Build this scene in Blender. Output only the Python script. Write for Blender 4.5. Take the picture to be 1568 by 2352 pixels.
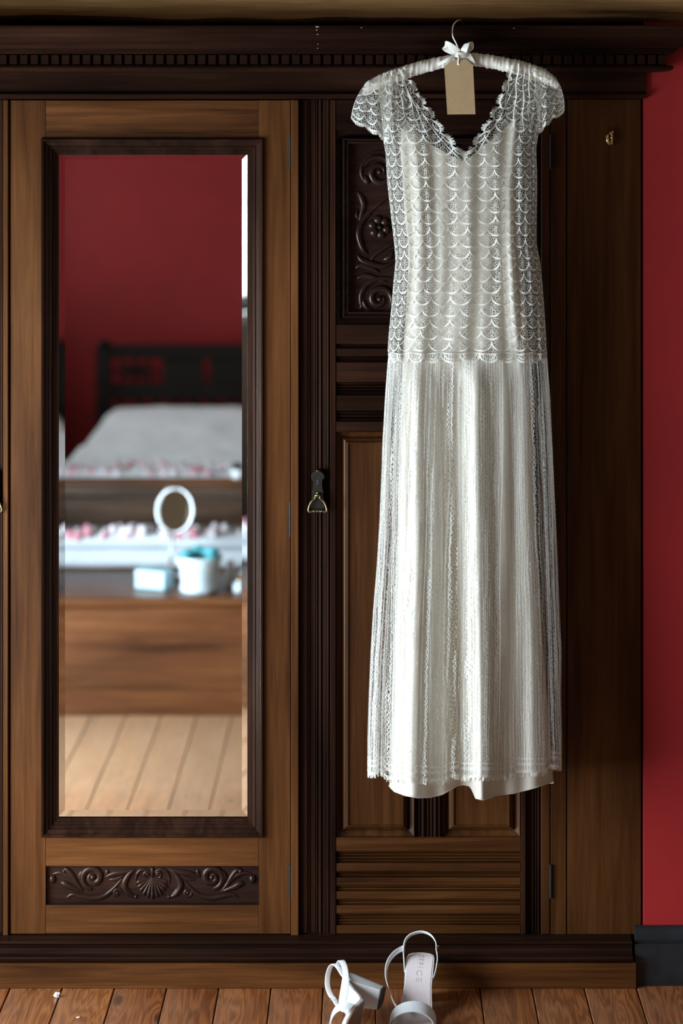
import bpy, math, random
import numpy as np
from mathutils import Vector, Matrix, noise
random.seed(7)
for o in list(bpy.data.objects): bpy.data.objects.remove(o, do_unlink=True)
scene = bpy.context.scene
C = scene.collection
PI = math.pi

# ------------------------------------------------------------------ camera
# level camera with a falling front: the eye height is px row 330, depth lines vanish at px column 850
F_PX, D0, H, VX, VY = 5554.0, 4.83, 1.672, 850.0, 330.0
cam = bpy.data.cameras.new('camera'); camo = bpy.data.objects.new('camera', cam); C.objects.link(camo)
camo.location = (0, -D0, H); camo.rotation_euler = (PI/2, 0, 0)
cam.sensor_fit = 'AUTO'; cam.sensor_width = 36.0; cam.lens = F_PX/2352*36
cam.shift_x = (784-VX)/2352; cam.shift_y = -(1176-VY)/2352
cam.clip_start = 0.02
cam.dof.use_dof = True; cam.dof.focus_distance = D0-0.10; cam.dof.aperture_fstop = 2.0
scene.camera = camo

# ------------------------------------------------------------------ world, lights, exposure
w = bpy.data.worlds.new('sky'); scene.world = w; w.use_nodes = True
bg = w.node_tree.nodes['Background']; bg.inputs[0].default_value = (.72, .84, 1.0, 1); bg.inputs[1].default_value = 1.0
def area(name, loc, rot, sx, sy, power, col):
    l = bpy.data.lights.new(name, 'AREA'); l.shape = 'RECTANGLE'; l.size = sx; l.size_y = sy; l.energy = power; l.color = col
    o = bpy.data.objects.new(name, l); C.objects.link(o); o.location = loc; o.rotation_euler = rot
    return o
WIN1 = (-2.00, -0.40, 0.14, 1.34)      # y0, y1, z0, z1 of the two windows in the left wall
WIN2 = (-4.80, -3.20, 1.04, 1.85)
XW = -1.50; REV = 0.14
area('daylight_window', (XW-REV-.05, (WIN1[0]+WIN1[1])/2, (WIN1[2]+WIN1[3])/2), (0, -PI/2, 0), WIN1[3]-WIN1[2], WIN1[1]-WIN1[0], 235, (.68, .845, 1.0))
area('daylight_bedside_window', (XW-REV-.05, (WIN2[0]+WIN2[1])/2, (WIN2[2]+WIN2[3])/2), (0, -PI/2, 0), WIN2[3]-WIN2[2], WIN2[1]-WIN2[0], 25, (.85, .93, 1.0))
vs = scene.view_settings
vs.view_transform = 'Standard'; vs.look = 'None'; vs.gamma = 1; vs.use_curve_mapping = False; vs.exposure = -0.15
scene.cycles.transparent_max_bounces = 24

# ------------------------------------------------------------------ helpers
def X(px, y=0.0): return (px-VX)*(D0+y)/F_PX
def Z(py, y=0.0): return H-(py-VY)*(D0+y)/F_PX
def P(px, py, y=0.0): return Vector((X(px, y), y, Z(py, y)))
def tag(o, label=None, cat=None, group=None, kind=None):
    if label: o['label'] = label
    if cat: o['category'] = cat
    if group: o['group'] = group
    if kind: o['kind'] = kind
    return o
def empty(name, loc=(0, 0, 0), **k):
    o = bpy.data.objects.new(name, None); C.objects.link(o); o.location = loc; o.empty_display_size = .05
    return tag(o, **k)
class MB:
    def __init__(s): s.v = []; s.f = []; s.uv = None
    def add(s, vs_, fs):
        n = len(s.v); s.v += [tuple(q) for q in vs_]; s.f += [tuple(i+n for i in f) for f in fs]
    def box(s, x0, x1, y0, y1, z0, z1, b=0.0):
        if b <= 0:
            s.add([(x0,y0,z0),(x1,y0,z0),(x1,y1,z0),(x0,y1,z0),(x0,y0,z1),(x1,y0,z1),(x1,y1,z1),(x0,y1,z1)],
                  [(0,3,2,1),(4,5,6,7),(0,1,5,4),(1,2,6,5),(2,3,7,6),(3,0,4,7)])
        else:   # chamfered towards -y and on every side
            rings = [(b, y0), (0, y0+b), (0, y1-b), (b, y1)]
            vs_ = []
            for (i, y) in rings: vs_ += [(x0+i,y,z0+i),(x1-i,y,z0+i),(x1-i,y,z1-i),(x0+i,y,z1-i)]
            fs = [(0,1,2,3), (15,14,13,12)]
            for k in range(3):
                for j in range(4):
                    a = k*4+j; c = k*4+(j+1)%4
                    fs.append((a, a+4, c+4, c))
            s.add(vs_, fs)
    def ext_x(s, prof, x0, x1):      # closed profile of (y, z)
        n = len(prof); s.add([(x0, y, z) for y, z in prof]+[(x1, y, z) for y, z in prof],
            [(i, (i+1)%n, (i+1)%n+n, i+n) for i in range(n)]+[tuple(range(n-1, -1, -1)), tuple(range(n, 2*n))])
    def ext_z(s, prof, z0, z1):      # closed profile of (x, y)
        n = len(prof); s.add([(x, y, z0) for x, y in prof]+[(x, y, z1) for x, y in prof],
            [(i, (i+1)%n, (i+1)%n+n, i+n) for i in range(n)]+[tuple(range(n-1, -1, -1)), tuple(range(n, 2*n))])
    def ext_y(s, prof, y0, y1):      # closed profile of (x, z)
        n = len(prof); s.add([(x, y0, z) for x, z in prof]+[(x, y1, z) for x, z in prof],
            [(i, (i+1)%n, (i+1)%n+n, i+n) for i in range(n)]+[tuple(range(n-1, -1, -1)), tuple(range(n, 2*n))])
    def frame(s, x0, x1, z0, z1, prof, cap=False):     # mitred moulding; prof = [(inset, y)]
        vs_ = []; fs = []
        for d, y in prof: vs_ += [(x0+d,y,z0+d),(x1-d,y,z0+d),(x1-d,y,z1-d),(x0+d,y,z1-d)]
        for k in range(len(prof)-1):
            for j in range(4): fs.append((k*4+j, k*4+(j+1)%4, k*4+4+(j+1)%4, k*4+4+j))
        if cap: n = (len(prof)-1)*4; fs.append((n, n+1, n+2, n+3))
        s.add(vs_, fs)
    def tube(s, pts, rad, n=8, cap=True):
        pts = [Vector(p) for p in pts]; m = len(pts); vs_ = []; fs = []
        if not hasattr(rad, '__len__'): rad = [rad]*m
        up = None
        for i, p in enumerate(pts):
            t = (pts[min(i+1, m-1)]-pts[max(i-1, 0)]).normalized()
            if up is None:
                up = Vector((0, 0, 1)) if abs(t.z) < .9 else Vector((0, 1, 0))
            a = (up-t*up.dot(t))
            a = a.normalized() if a.length > 1e-6 else t.orthogonal().normalized()
            up = a; b = t.cross(a)
            for k in range(n):
                q = 2*PI*k/n; vs_.append(p+(a*math.cos(q)+b*math.sin(q))*rad[i])
        for i in range(m-1):
            for k in range(n):
                fs.append((i*n+k, i*n+(k+1)%n, (i+1)*n+(k+1)%n, (i+1)*n+k))
        if cap: fs += [tuple(range(n-1, -1, -1)), tuple(range((m-1)*n, m*n))]
        s.add(vs_, fs)
    def lathe(s, prof, c=(0, 0, 0), n=24, sy=1.0):      # prof (r, z)
        vs_ = []; fs = []
        for r, z in prof:
            for k in range(n): vs_.append((c[0]+r*math.cos(2*PI*k/n), c[1]+sy*r*math.sin(2*PI*k/n), c[2]+z))
        m = len(prof)
        for i in range(m-1):
            for k in range(n): fs.append((i*n+k, i*n+(k+1)%n, (i+1)*n+(k+1)%n, (i+1)*n+k))
        fs += [tuple(range(n-1, -1, -1)), tuple(range((m-1)*n, m*n))]
        s.add(vs_, fs)
    def relief(s, pts, rad, y0, hgt=1.0, n=6):          # half-round ridge lying on the plane y0; pts in (x, z)
        m = len(pts); vs_ = []; fs = []
        for i in range(m):
            a = pts[max(i-1, 0)]; b = pts[min(i+1, m-1)]
            tx, tz = b[0]-a[0], b[1]-a[1]; L = math.hypot(tx, tz) or 1
            nx, nz = -tz/L, tx/L; r = rad[i]
            for k in range(n+1):
                q = PI*k/n
                vs_.append((pts[i][0]+nx*r*math.cos(q), y0-hgt*r*math.sin(q), pts[i][1]+nz*r*math.cos(q)))
        for i in range(m-1):
            for k in range(n):
                a = i*(n+1)+k; fs.append((a, a+1, a+n+2, a+n+1))
        s.add(vs_, fs)
    def blob(s, c, r, y0=None, seg=10, rings=6, half=False):
        vs_ = []; fs = []
        for i in range(rings+1):
            th = (PI/2 if half else PI)*i/rings
            for k in range(seg):
                q = 2*PI*k/seg
                vs_.append((c[0]+r[0]*math.sin(th)*math.cos(q), c[1]-r[1]*math.cos(th), c[2]+r[2]*math.sin(th)*math.sin(q)))
        for i in range(rings):
            for k in range(seg): fs.append((i*seg+k, i*seg+(k+1)%seg, (i+1)*seg+(k+1)%seg, (i+1)*seg+k))
        s.add(vs_, fs)
    def band(s, pts, wdir, width, thick):               # flat strap; wdir = one vector or one per point
        pts = [Vector(p) for p in pts]; m = len(pts); vs_ = []; fs = []
        for i, p in enumerate(pts):
            t = (pts[min(i+1, m-1)]-pts[max(i-1, 0)]).normalized()
            wv = Vector(wdir[i] if hasattr(wdir[0], '__len__') else wdir)
            wv = (wv-t*wv.dot(t)).normalized(); nn = t.cross(wv)
            wd = width[i] if hasattr(width, '__len__') else width
            for (a, b) in ((-.5, -.35), (-.42, -.5), (.42, -.5), (.5, -.35), (.5, .35), (.42, .5), (-.42, .5), (-.5, .35)):
                vs_.append(p+wv*a*wd+nn*b*thick)
        for i in range(m-1):
            for k in range(8): fs.append((i*8+k, i*8+(k+1)%8, (i+1)*8+(k+1)%8, (i+1)*8+k))
        fs += [tuple(range(7, -1, -1)), tuple(range((m-1)*8, m*8))]
        s.add(vs_, fs)
    def build(s, name, mat, parent=None, smooth=False, uv=None, auto=None, recalc=False, mw=None):
        me = bpy.data.meshes.new(name); me.from_pydata(s.v, [], s.f)
        if recalc:
            import bmesh
            b = bmesh.new(); b.from_mesh(me); bmesh.ops.recalc_face_normals(b, faces=b.faces); b.to_mesh(me); b.free()
        if mat: me.materials.append(M[mat] if isinstance(mat, str) else mat)
        if smooth: me.polygons.foreach_set('use_smooth', [True]*len(me.polygons))
        if uv is not None:
            ul = me.uv_layers.new(name='UVMap'); li = np.zeros(len(me.loops), dtype=np.int32); me.loops.foreach_get('vertex_index', li)
            ul.data.foreach_set('uv', np.asarray(uv, dtype=np.float32)[li].ravel())
        if auto is not None:
            me.polygons.foreach_set('use_smooth', [True]*len(me.polygons)); me.set_sharp_from_angle(angle=math.radians(auto))
        me.update()
        o = bpy.data.objects.new(name, me); C.objects.link(o)
        if parent: o.parent = parent
        return o
def link(name, me, parent=None):
    o = bpy.data.objects.new(name, me); C.objects.link(o); o.parent = parent; return o
def smoothpath(pts, n=8):           # Catmull-Rom
    pts = [Vector(p) for p in pts]; out = []
    for i in range(len(pts)-1):
        p0 = pts[max(i-1, 0)]; p1 = pts[i]; p2 = pts[i+1]; p3 = pts[min(i+2, len(pts)-1)]
        for k in range(n):
            t = k/n
            out.append(.5*((2*p1)+(p2-p0)*t+(2*p0-5*p1+4*p2-p3)*t*t+(3*p1-p0-3*p2+p3)*t**3))
    out.append(pts[-1]); return out
def tab(pairs):
    xs = [a for a, b in pairs]; ys = [b for a, b in pairs]
    return lambda v: float(np.interp(v, xs, ys))
def sstep(a, b, x):
    t = max(0.0, min(1.0, (x-a)/(b-a))); return t*t*(3-2*t)

# ------------------------------------------------------------------ materials
M = {}
class NT:
    def __init__(s, name):
        m = bpy.data.materials.new(name); m.use_nodes = True; s.m = m; s.t = m.node_tree; s.n = s.t.nodes; s.l = s.t.links
        s.p = s.n['Principled BSDF']; s.out = s.n['Material Output']; M[name] = m
    def node(s, typ, **k):
        n = s.n.new(typ)
        for a, b in k.items(): setattr(n, a, b)
        return n
    def link(s, a, b): s.l.new(a, b)
    def ramp(s, fac, stops):
        r = s.node('ShaderNodeValToRGB'); s.link(fac, r.inputs[0]); e = r.color_ramp.elements
        while len(e) < len(stops): e.new(.5)
        for q, (pos, col) in zip(e, stops): q.position = pos; q.color = (*col, 1)
        return r.outputs[0]
    def math(s, op, a, b=None, c=None):
        n = s.node('ShaderNodeMath', operation=op)
        for i, q in enumerate((a, b, c)):
            if q is None: continue
            if isinstance(q, (int, float)): n.inputs[i].default_value = q
            else: s.link(q, n.inputs[i])
        return n.outputs[0]
    def mixc(s, fac, a, b, mode='MIX'):
        n = s.node('ShaderNodeMix', data_type='RGBA', blend_type=mode)
        for i, q in ((0, fac), (6, a), (7, b)):
            if isinstance(q, (int, float)): n.inputs[i].default_value = q
            elif isinstance(q, tuple): n.inputs[i].default_value = (*q, 1)
            else: s.link(q, n.inputs[i])
        return n.outputs[2]
    def coords(s, scale, kind='Object', off=None):
        tc = s.node('ShaderNodeTexCoord'); mp = s.node('ShaderNodeMapping'); mp.inputs['Scale'].default_value = scale
        src = tc.outputs[kind]
        if off is not None:
            ad = s.node('ShaderNodeVectorMath', operation='ADD'); s.link(src, ad.inputs[0]); s.link(off, ad.inputs[1]); src = ad.outputs[0]
        s.link(src, mp.inputs['Vector']); return mp.outputs[0]
    def noise(s, vec, scale=1, detail=4, rough=.55, dist=0):
        n = s.node('ShaderNodeTexNoise'); n.inputs['Scale'].default_value = scale; n.inputs['Detail'].default_value = detail
        n.inputs['Roughness'].default_value = rough; n.inputs['Distortion'].default_value = dist; s.link(vec, n.inputs['Vector']); return n.outputs['Fac']
    def bump(s, h, strength=.2, dist=.002):
        b = s.node('ShaderNodeBump'); b.inputs['Strength'].default_value = strength; b.inputs['Distance'].default_value = dist
        s.link(h, b.inputs['Height']); s.link(b.outputs[0], s.p.inputs['Normal']); return b

def wood(name, axis, dark, mid, light, rough=.36, coat=.0, bump=.12, rand=False, spec=.5):
    t = NT(name)
    off = None
    if rand:
        oi = t.node('ShaderNodeObjectInfo'); cx = t.node('ShaderNodeCombineXYZ')
        t.link(t.math('MULTIPLY', oi.outputs['Random'], 37.0), cx.inputs[0]); t.link(t.math('MULTIPLY', oi.outputs['Random'], 53.0), cx.inputs[1]); t.link(t.math('MULTIPLY', oi.outputs['Random'], 19.0), cx.inputs[2])
        off = cx.outputs[0]
    def sc(a, l): return tuple(l if 'xyz'[i] == axis else a for i in range(3))
    big = t.noise(t.coords(sc(7, 1.1), off=off), 1, 3, .5, .6)
    grain = t.noise(t.coords(sc(60, 2.6), off=off), 1, 5, .6, .5)
    fine = t.noise(t.coords(sc(420, 9), off=off), 1, 3, .6)
    f = t.math('ADD', t.math('MULTIPLY', big, .5), t.math('ADD', t.math('MULTIPLY', grain, .35), t.math('MULTIPLY', fine, .18)))
    col = t.ramp(f, [(.36, dark), (.52, mid), (.68, light)])
    t.link(col, t.p.inputs['Base Color'])
    t.link(t.math('ADD', t.math('MULTIPLY', grain, .22), rough-.1), t.p.inputs['Roughness'])
    t.p.inputs['Specular IOR Level'].default_value = spec
    t.p.inputs['Specular Tint'].default_value = (1.0, .74, .55, 1)
    t.p.inputs['Coat Weight'].default_value = coat; t.p.inputs['Coat Roughness'].default_value = .25
    t.bump(t.math('ADD', t.math('MULTIPLY', grain, .5), fine), bump, .0008)
    return t
WD, WM, WL = (.018, .0056, .0018), (.068, .0222, .0058), (.132, .0465, .0125)
wood('wood_vertical', 'z', WD, WM, WL, spec=.22)
wood('wood_horizontal', 'x', WD, tuple(1.15*c for c in WM), tuple(1.2*c for c in WL), spec=.22)
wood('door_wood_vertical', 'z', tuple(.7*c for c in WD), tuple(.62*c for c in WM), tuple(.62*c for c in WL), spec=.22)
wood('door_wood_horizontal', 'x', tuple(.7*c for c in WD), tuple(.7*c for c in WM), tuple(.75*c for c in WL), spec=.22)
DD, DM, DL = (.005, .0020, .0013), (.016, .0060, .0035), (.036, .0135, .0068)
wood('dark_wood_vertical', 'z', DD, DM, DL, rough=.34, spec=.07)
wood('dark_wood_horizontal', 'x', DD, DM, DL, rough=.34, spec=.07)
wood('carved_wood', 'x', (.006, .003, .0024), (.015, .0065, .005), (.030, .0125, .008), rough=.27, spec=.28)
wood('oak_beam', 'x', (.11, .056, .020), (.38, .205, .078), (.60, .36, .155), rough=.75, bump=.5, spec=.2)
wood('pine_chest', 'x', (.030, .008, .0026), (.105, .033, .0095), (.21, .078, .023), rough=.40)
wood('bed_wood', 'x', (.020, .012, .009), (.060, .032, .020), (.12, .065, .036), rough=.35)
wood('headboard_wood', 'x', (.003, .003, .0035), (.008, .007, .007), (.014, .012, .011), rough=.6, spec=.2)

def plain(name, col, rough=.5, metal=0.0, spec=.5, nscale=None, namt=.15, bump=0.0, sheen=0.0, sub=0.0, coat=0.0):
    t = NT(name); c = (*col, 1)
    t.p.inputs['Roughness'].default_value = rough; t.p.inputs['Metallic'].default_value = metal; t.p.inputs['Specular IOR Level'].default_value = spec
    t.p.inputs['Sheen Weight'].default_value = sheen; t.p.inputs['Coat Weight'].default_value = coat
    n = t.noise(t.coords((1, 1, 1)), nscale or 60, 4)
    t.link(t.ramp(n, [(.3, tuple(q*(1-namt) for q in col)), (.7, tuple(min(1, q*(1+namt)) for q in col))]), t.p.inputs['Base Color'])
    if bump: t.bump(n, bump, .001)
    return t
plain('red_paint', (.27, .0100, .0095), .62, nscale=3.0, namt=.10, spec=.3)
plain('cream_paint', (.36, .32, .25), .8, nscale=4, namt=.05)
plain('ceiling_paint', (.20, .165, .12), .8, nscale=4, namt=.05)
plain('black_paint', (.012, .013, .014), .38, nscale=20, namt=.3)
plain('white_paint', (.75, .75, .72), .5)
plain('brass', (.80, .60, .28), .22, 1.0, nscale=150, namt=.3)
plain('aged_brass', (.22, .16, .075), .40, 1.0, nscale=200, namt=.4)
plain('dark_bronze', (.022, .018, .014), .45, .6, nscale=200, namt=.4)
plain('hinge_steel', (.012, .018, .020), .6, .2, spec=.2)
plain('steel', (.80, .79, .76), .18, 1.0, nscale=300, namt=.08)
plain('white_leather', (.74, .72, .69), .42, nscale=900, namt=.04, bump=.08)
plain('insole_leather', (.62, .50, .47), .5, nscale=300, namt=.05, bump=.05)
plain('stamp_ink', (.51, .395, .365), .5)
plain('sole_tan', (.28, .17, .10), .6, nscale=120, namt=.15)
plain('heel_rubber', (.035, .028, .02), .7)
plain('quilt_white', (.88, .88, .87), .85, nscale=60, namt=.05, bump=.3, sheen=.2)
plain('blanket_white', (.62, .64, .65), .85, nscale=60, namt=.05, bump=.3)
plain('pink_wool', (.72, .30, .34), .9, nscale=90, namt=.3)
plain('pale_wool', (.82, .74, .75), .9, nscale=90, namt=.1)
plain('teal_plastic', (.07, .33, .36), .35)
plain('pale_blue_card', (.45, .62, .67), .5)
plain('white_ceramic', (.58, .68, .70), .3, coat=.3)
plain('cosmetic_white', (.82, .82, .80), .35)
plain('cosmetic_amber', (.45, .20, .05), .35)
plain('scrap_white', (.85, .85, .84), .7)
plain('string_white', (.85, .82, .75), .8)
plain('bare_wood', (.33, .22, .12), .8)
t = NT('kraft_card')
n1 = t.noise(t.coords((1, 1, 1)), 700, 3); n2 = t.noise(t.coords((1, 1, 1)), 40, 3)
t.link(t.mixc(.35, t.ramp(n1, [(.35, (.30, .185, .085)), (.65, (.42, .27, .135))]), t.ramp(n2, [(.3, (.32, .20, .095)), (.7, (.40, .26, .13))])), t.p.inputs['Base Color'])
t.p.inputs['Roughness'].default_value = .85
t = NT('mirror_silver'); t.p.inputs['Metallic'].default_value = 1; t.p.inputs['Roughness'].default_value = 0.0; t.p.inputs['Base Color'].default_value = (.90, .92, .91, 1)
t = NT('window_glass')
g = t.node('ShaderNodeBsdfGlossy'); g.inputs['Roughness'].default_value = .02; tr = t.node('ShaderNodeBsdfTransparent'); mx = t.node('ShaderNodeMixShader'); mx.inputs[0].default_value = .06
t.link(tr.outputs[0], mx.inputs[1]); t.link(g.outputs[0], mx.inputs[2]); t.link(mx.outputs[0], t.out.inputs[0])

# floorboards: pine with rings and knots, tone differs from board to board
t = NT('floor_pine')
oi = t.node('ShaderNodeObjectInfo'); cx = t.node('ShaderNodeCombineXYZ')
t.link(t.math('MULTIPLY', oi.outputs['Random'], 11.0), cx.inputs[0]); t.link(t.math('MULTIPLY', oi.outputs['Random'], 29.0), cx.inputs[1])
vo = t.node('ShaderNodeTexVoronoi', feature='F1'); t.link(t.coords((11, 3.6, 1), off=cx.outputs[0]), vo.inputs['Vector']); vo.inputs['Scale'].default_value = 1.0
kn = t.math('MULTIPLY', t.math('POWER', t.math('SUBTRACT', 1.0, t.math('MINIMUM', vo.outputs['Distance'], 1.0)), 3.0), 1.0)
g1 = t.noise(t.coords((30, 1.4, 10), off=cx.outputs[0]), 1, 3, .5, 1.2)
rings = t.math('MULTIPLY', t.math('ADD', t.math('SINE', t.math('ADD', t.math('MULTIPLY', g1, 46.0), t.math('MULTIPLY', kn, 22.0))), 1.0), .5)
fine = t.noise(t.coords((500, 14, 10), off=cx.outputs[0]), 1, 3)
base = t.ramp(t.math('ADD', t.math('MULTIPLY', g1, .55), t.math('ADD', t.math('MULTIPLY', rings, .28), t.math('MULTIPLY', fine, .2))), [(.25, (.110, .029, .0085)), (.55, (.26, .080, .022)), (.85, (.41, .145, .045))])
tone = t.ramp(oi.outputs['Random'], [(0, (.78, .70, .66)), (.5, (1, 1, 1)), (1, (1.12, 1.1, 1.08))])
base = t.mixc(1.0, base, tone, 'MULTIPLY')
knot = t.ramp(vo.outputs['Distance'], [(.07, (1, 1, 1)), (.13, (0, 0, 0))])
base = t.mixc(t.math('MULTIPLY', knot, .9), base, (.022, .009, .005))
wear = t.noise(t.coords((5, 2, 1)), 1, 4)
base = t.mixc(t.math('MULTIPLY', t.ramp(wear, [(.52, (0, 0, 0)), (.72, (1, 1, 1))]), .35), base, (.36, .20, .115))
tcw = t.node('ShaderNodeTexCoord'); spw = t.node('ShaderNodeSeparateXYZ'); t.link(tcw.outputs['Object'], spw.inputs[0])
painted_light = t.ramp(t.math('ADD', t.math('MULTIPLY', spw.outputs[1], -.5), t.math('MULTIPLY', wear, .5)), [(.45, (0, 0, 0)), (.95, (1, 1, 1))])  # paler away from the wardrobe: bright floor light painted into the board colour
base = t.mixc(t.math('MULTIPLY', painted_light, .45), base, (.52, .34, .20))
t.link(base, t.p.inputs['Base Color']); t.link(t.math('ADD', t.math('MULTIPLY', wear, .25), .18), t.p.inputs['Roughness'])
t.bump(t.math('ADD', rings, fine), .1, .0006)

# textiles
def satin(name, col, rough=.34, sheen=.3):
    t = NT(name); t.p.inputs['Roughness'].default_value = rough; t.p.inputs['Sheen Weight'].default_value = sheen
    n = t.noise(t.coords((40, 40, 6)), 1, 3); t.link(t.ramp(n, [(.3, tuple(c*.96 for c in col)), (.7, col)]), t.p.inputs['Base Color'])
    t.p.inputs['Specular IOR Level'].default_value = .45
    fn = t.noise(t.coords((900, 900, 900)), 1, 2); t.bump(fn, .05, .0004)
satin('slip_satin', (.47, .405, .315), .42)
satin('hanger_satin', (.64, .575, .475), .28)
satin('ribbon_satin', (.68, .62, .53), .35)
def fabric_thread(name, col, trans=.3):
    t = NT(name); d = t.node('ShaderNodeBsdfDiffuse'); q = t.node('ShaderNodeBsdfTranslucent'); m = t.node('ShaderNodeMixShader'); m.inputs[0].default_value = trans
    n = t.noise(t.coords((1, 1, 1)), 400, 2); c = t.ramp(n, [(.2, tuple(k*.9 for k in col)), (.8, col)])
    t.link(c, d.inputs[0]); t.link(c, q.inputs[0]); t.link(d.outputs[0], m.inputs[1]); t.link(q.outputs[0], m.inputs[2]); t.link(m.outputs[0], t.out.inputs[0])
fabric_thread('lace_thread', (.80, .75, .655))
def net(name, sx, sy, width, haze, col, rnd=.85, band=None):
    """sheer lace ground: cells of thread with open holes (uv in centi-pixels of the cloth)"""
    t = NT(name); tc = t.node('ShaderNodeTexCoord'); mp = t.node('ShaderNodeMapping'); mp.inputs['Scale'].default_value = (sx, sy, 1); t.link(tc.outputs['UV'], mp.inputs[0])
    wn = t.node('ShaderNodeTexNoise'); wn.inputs['Scale'].default_value = .9; wn.inputs['Detail'].default_value = 2; t.link(mp.outputs[0], wn.inputs['Vector'])
    ad = t.node('ShaderNodeVectorMath', operation='MULTIPLY_ADD'); t.link(wn.outputs['Color'], ad.inputs[0]); ad.inputs[1].default_value = (.8, .8, 0); t.link(mp.outputs[0], ad.inputs[2])
    v = t.node('ShaderNodeTexVoronoi', feature='DISTANCE_TO_EDGE', voronoi_dimensions='2D'); v.inputs['Scale'].default_value = 1; v.inputs['Randomness'].default_value = rnd; t.link(ad.outputs[0], v.inputs['Vector'])
    a = t.ramp(v.outputs['Distance'], [(width*.6, (1, 1, 1)), (width*1.5, (0, 0, 0))])
    patch = t.noise(mp.outputs[0], .12, 2)
    a = t.math('MAXIMUM', t.math('MULTIPLY', a, .93), t.math('MULTIPLY', patch, haze*2))
    if band:
        sp = t.node('ShaderNodeSeparateXYZ'); t.link(tc.outputs['UV'], sp.inputs[0])
        for lo, hi, al in band:
            inb = t.math('MULTIPLY', t.math('GREATER_THAN', sp.outputs[1], lo), t.math('LESS_THAN', sp.outputs[1], hi))
            a = t.math('MAXIMUM', a, t.math('MULTIPLY', inb, al))
    d = t.node('ShaderNodeBsdfDiffuse'); d.inputs[0].default_value = (*col, 1); q = t.node('ShaderNodeBsdfTranslucent'); q.inputs[0].default_value = (*col, 1)
    m = t.node('ShaderNodeMixShader'); m.inputs[0].default_value = .35; t.link(d.outputs[0], m.inputs[1]); t.link(q.outputs[0], m.inputs[2])
    tr = t.node('ShaderNodeBsdfTransparent'); m2 = t.node('ShaderNodeMixShader'); t.link(a, m2.inputs[0]); t.link(tr.outputs[0], m2.inputs[1]); t.link(m.outputs[0], m2.inputs[2])
    t.link(m2.outputs[0], t.out.inputs[0])
net('lace_net', 21, 18, .07, .05, (.76, .71, .61))
def chain_net(name, col, freq, loops, mesh):
    t = NT(name); tc = t.node('ShaderNodeTexCoord'); sp = t.node('ShaderNodeSeparateXYZ'); t.link(tc.outputs['UV'], sp.inputs[0]); u, v = sp.outputs[0], sp.outputs[1]
    mp = t.node('ShaderNodeMapping'); mp.inputs['Scale'].default_value = (3.2, .55, 1); t.link(tc.outputs['UV'], mp.inputs[0])
    big = t.noise(mp.outputs[0], 1, 2)
    mp2 = t.node('ShaderNodeMapping'); mp2.inputs['Scale'].default_value = (7, 11, 1); t.link(tc.outputs['UV'], mp2.inputs[0])
    jit = t.noise(mp2.outputs[0], 1, 2)
    base = t.math('ADD', t.math('MULTIPLY', u, freq), t.math('ADD', t.math('MULTIPLY', big, 2.4), t.math('MULTIPLY', jit, .7)))
    wob = t.math('MULTIPLY', t.math('SINE', t.math('ADD', t.math('MULTIPLY', v, loops*2*PI), t.math('MULTIPLY', t.math('FLOOR', base), 2.4))), .17)
    def line(sig, w_):
        x = t.math('ADD', base, t.math('MULTIPLY', wob, sig)); d = t.math('ABSOLUTE', t.math('SUBTRACT', t.math('FRACT', x), .5)); return t.math('LESS_THAN', d, w_)
    chain = t.math('MAXIMUM', line(1.0, .07), line(-1.0, .06))
    mp3 = t.node('ShaderNodeMapping'); mp3.inputs['Scale'].default_value = (mesh, mesh*.55, 1); t.link(tc.outputs['UV'], mp3.inputs[0])
    vo = t.node('ShaderNodeTexVoronoi', feature='DISTANCE_TO_EDGE', voronoi_dimensions='2D'); vo.inputs['Scale'].default_value = 1; t.link(mp3.outputs[0], vo.inputs['Vector'])
    fine = t.ramp(vo.outputs['Distance'], [(.05, (1, 1, 1)), (.12, (0, 0, 0))])
    dens = t.ramp(big, [(.30, (.35, .35, .35)), (.62, (1, 1, 1))])
    a = t.math('MAXIMUM', t.math('MULTIPLY', chain, t.math('MULTIPLY', dens, .82)), t.math('MULTIPLY', fine, .28))
    for lo, hi, al in ((9.16, 9.19, .6), (9.26, 9.33, .45), (9.43, 9.5, .5)):
        a = t.math('MAXIMUM', a, t.math('MULTIPLY', t.math('MULTIPLY', t.math('GREATER_THAN', v, lo), t.math('LESS_THAN', v, hi)), t.math('MULTIPLY', jit, al*1.6)))
    d = t.node('ShaderNodeBsdfDiffuse'); d.inputs[0].default_value = (*col, 1); q = t.node('ShaderNodeBsdfTranslucent'); q.inputs[0].default_value = (*col, 1)
    m = t.node('ShaderNodeMixShader'); m.inputs[0].default_value = .35; t.link(d.outputs[0], m.inputs[1]); t.link(q.outputs[0], m.inputs[2])
    tr = t.node('ShaderNodeBsdfTransparent'); m2 = t.node('ShaderNodeMixShader'); t.link(a, m2.inputs[0]); t.link(tr.outputs[0], m2.inputs[1]); t.link(m.outputs[0], m2.inputs[2])
    t.link(m2.outputs[0], t.out.inputs[0])
chain_net('lace_skirt_net', (.80, .76, .68), 12.5, 4.5, 30)

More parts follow.
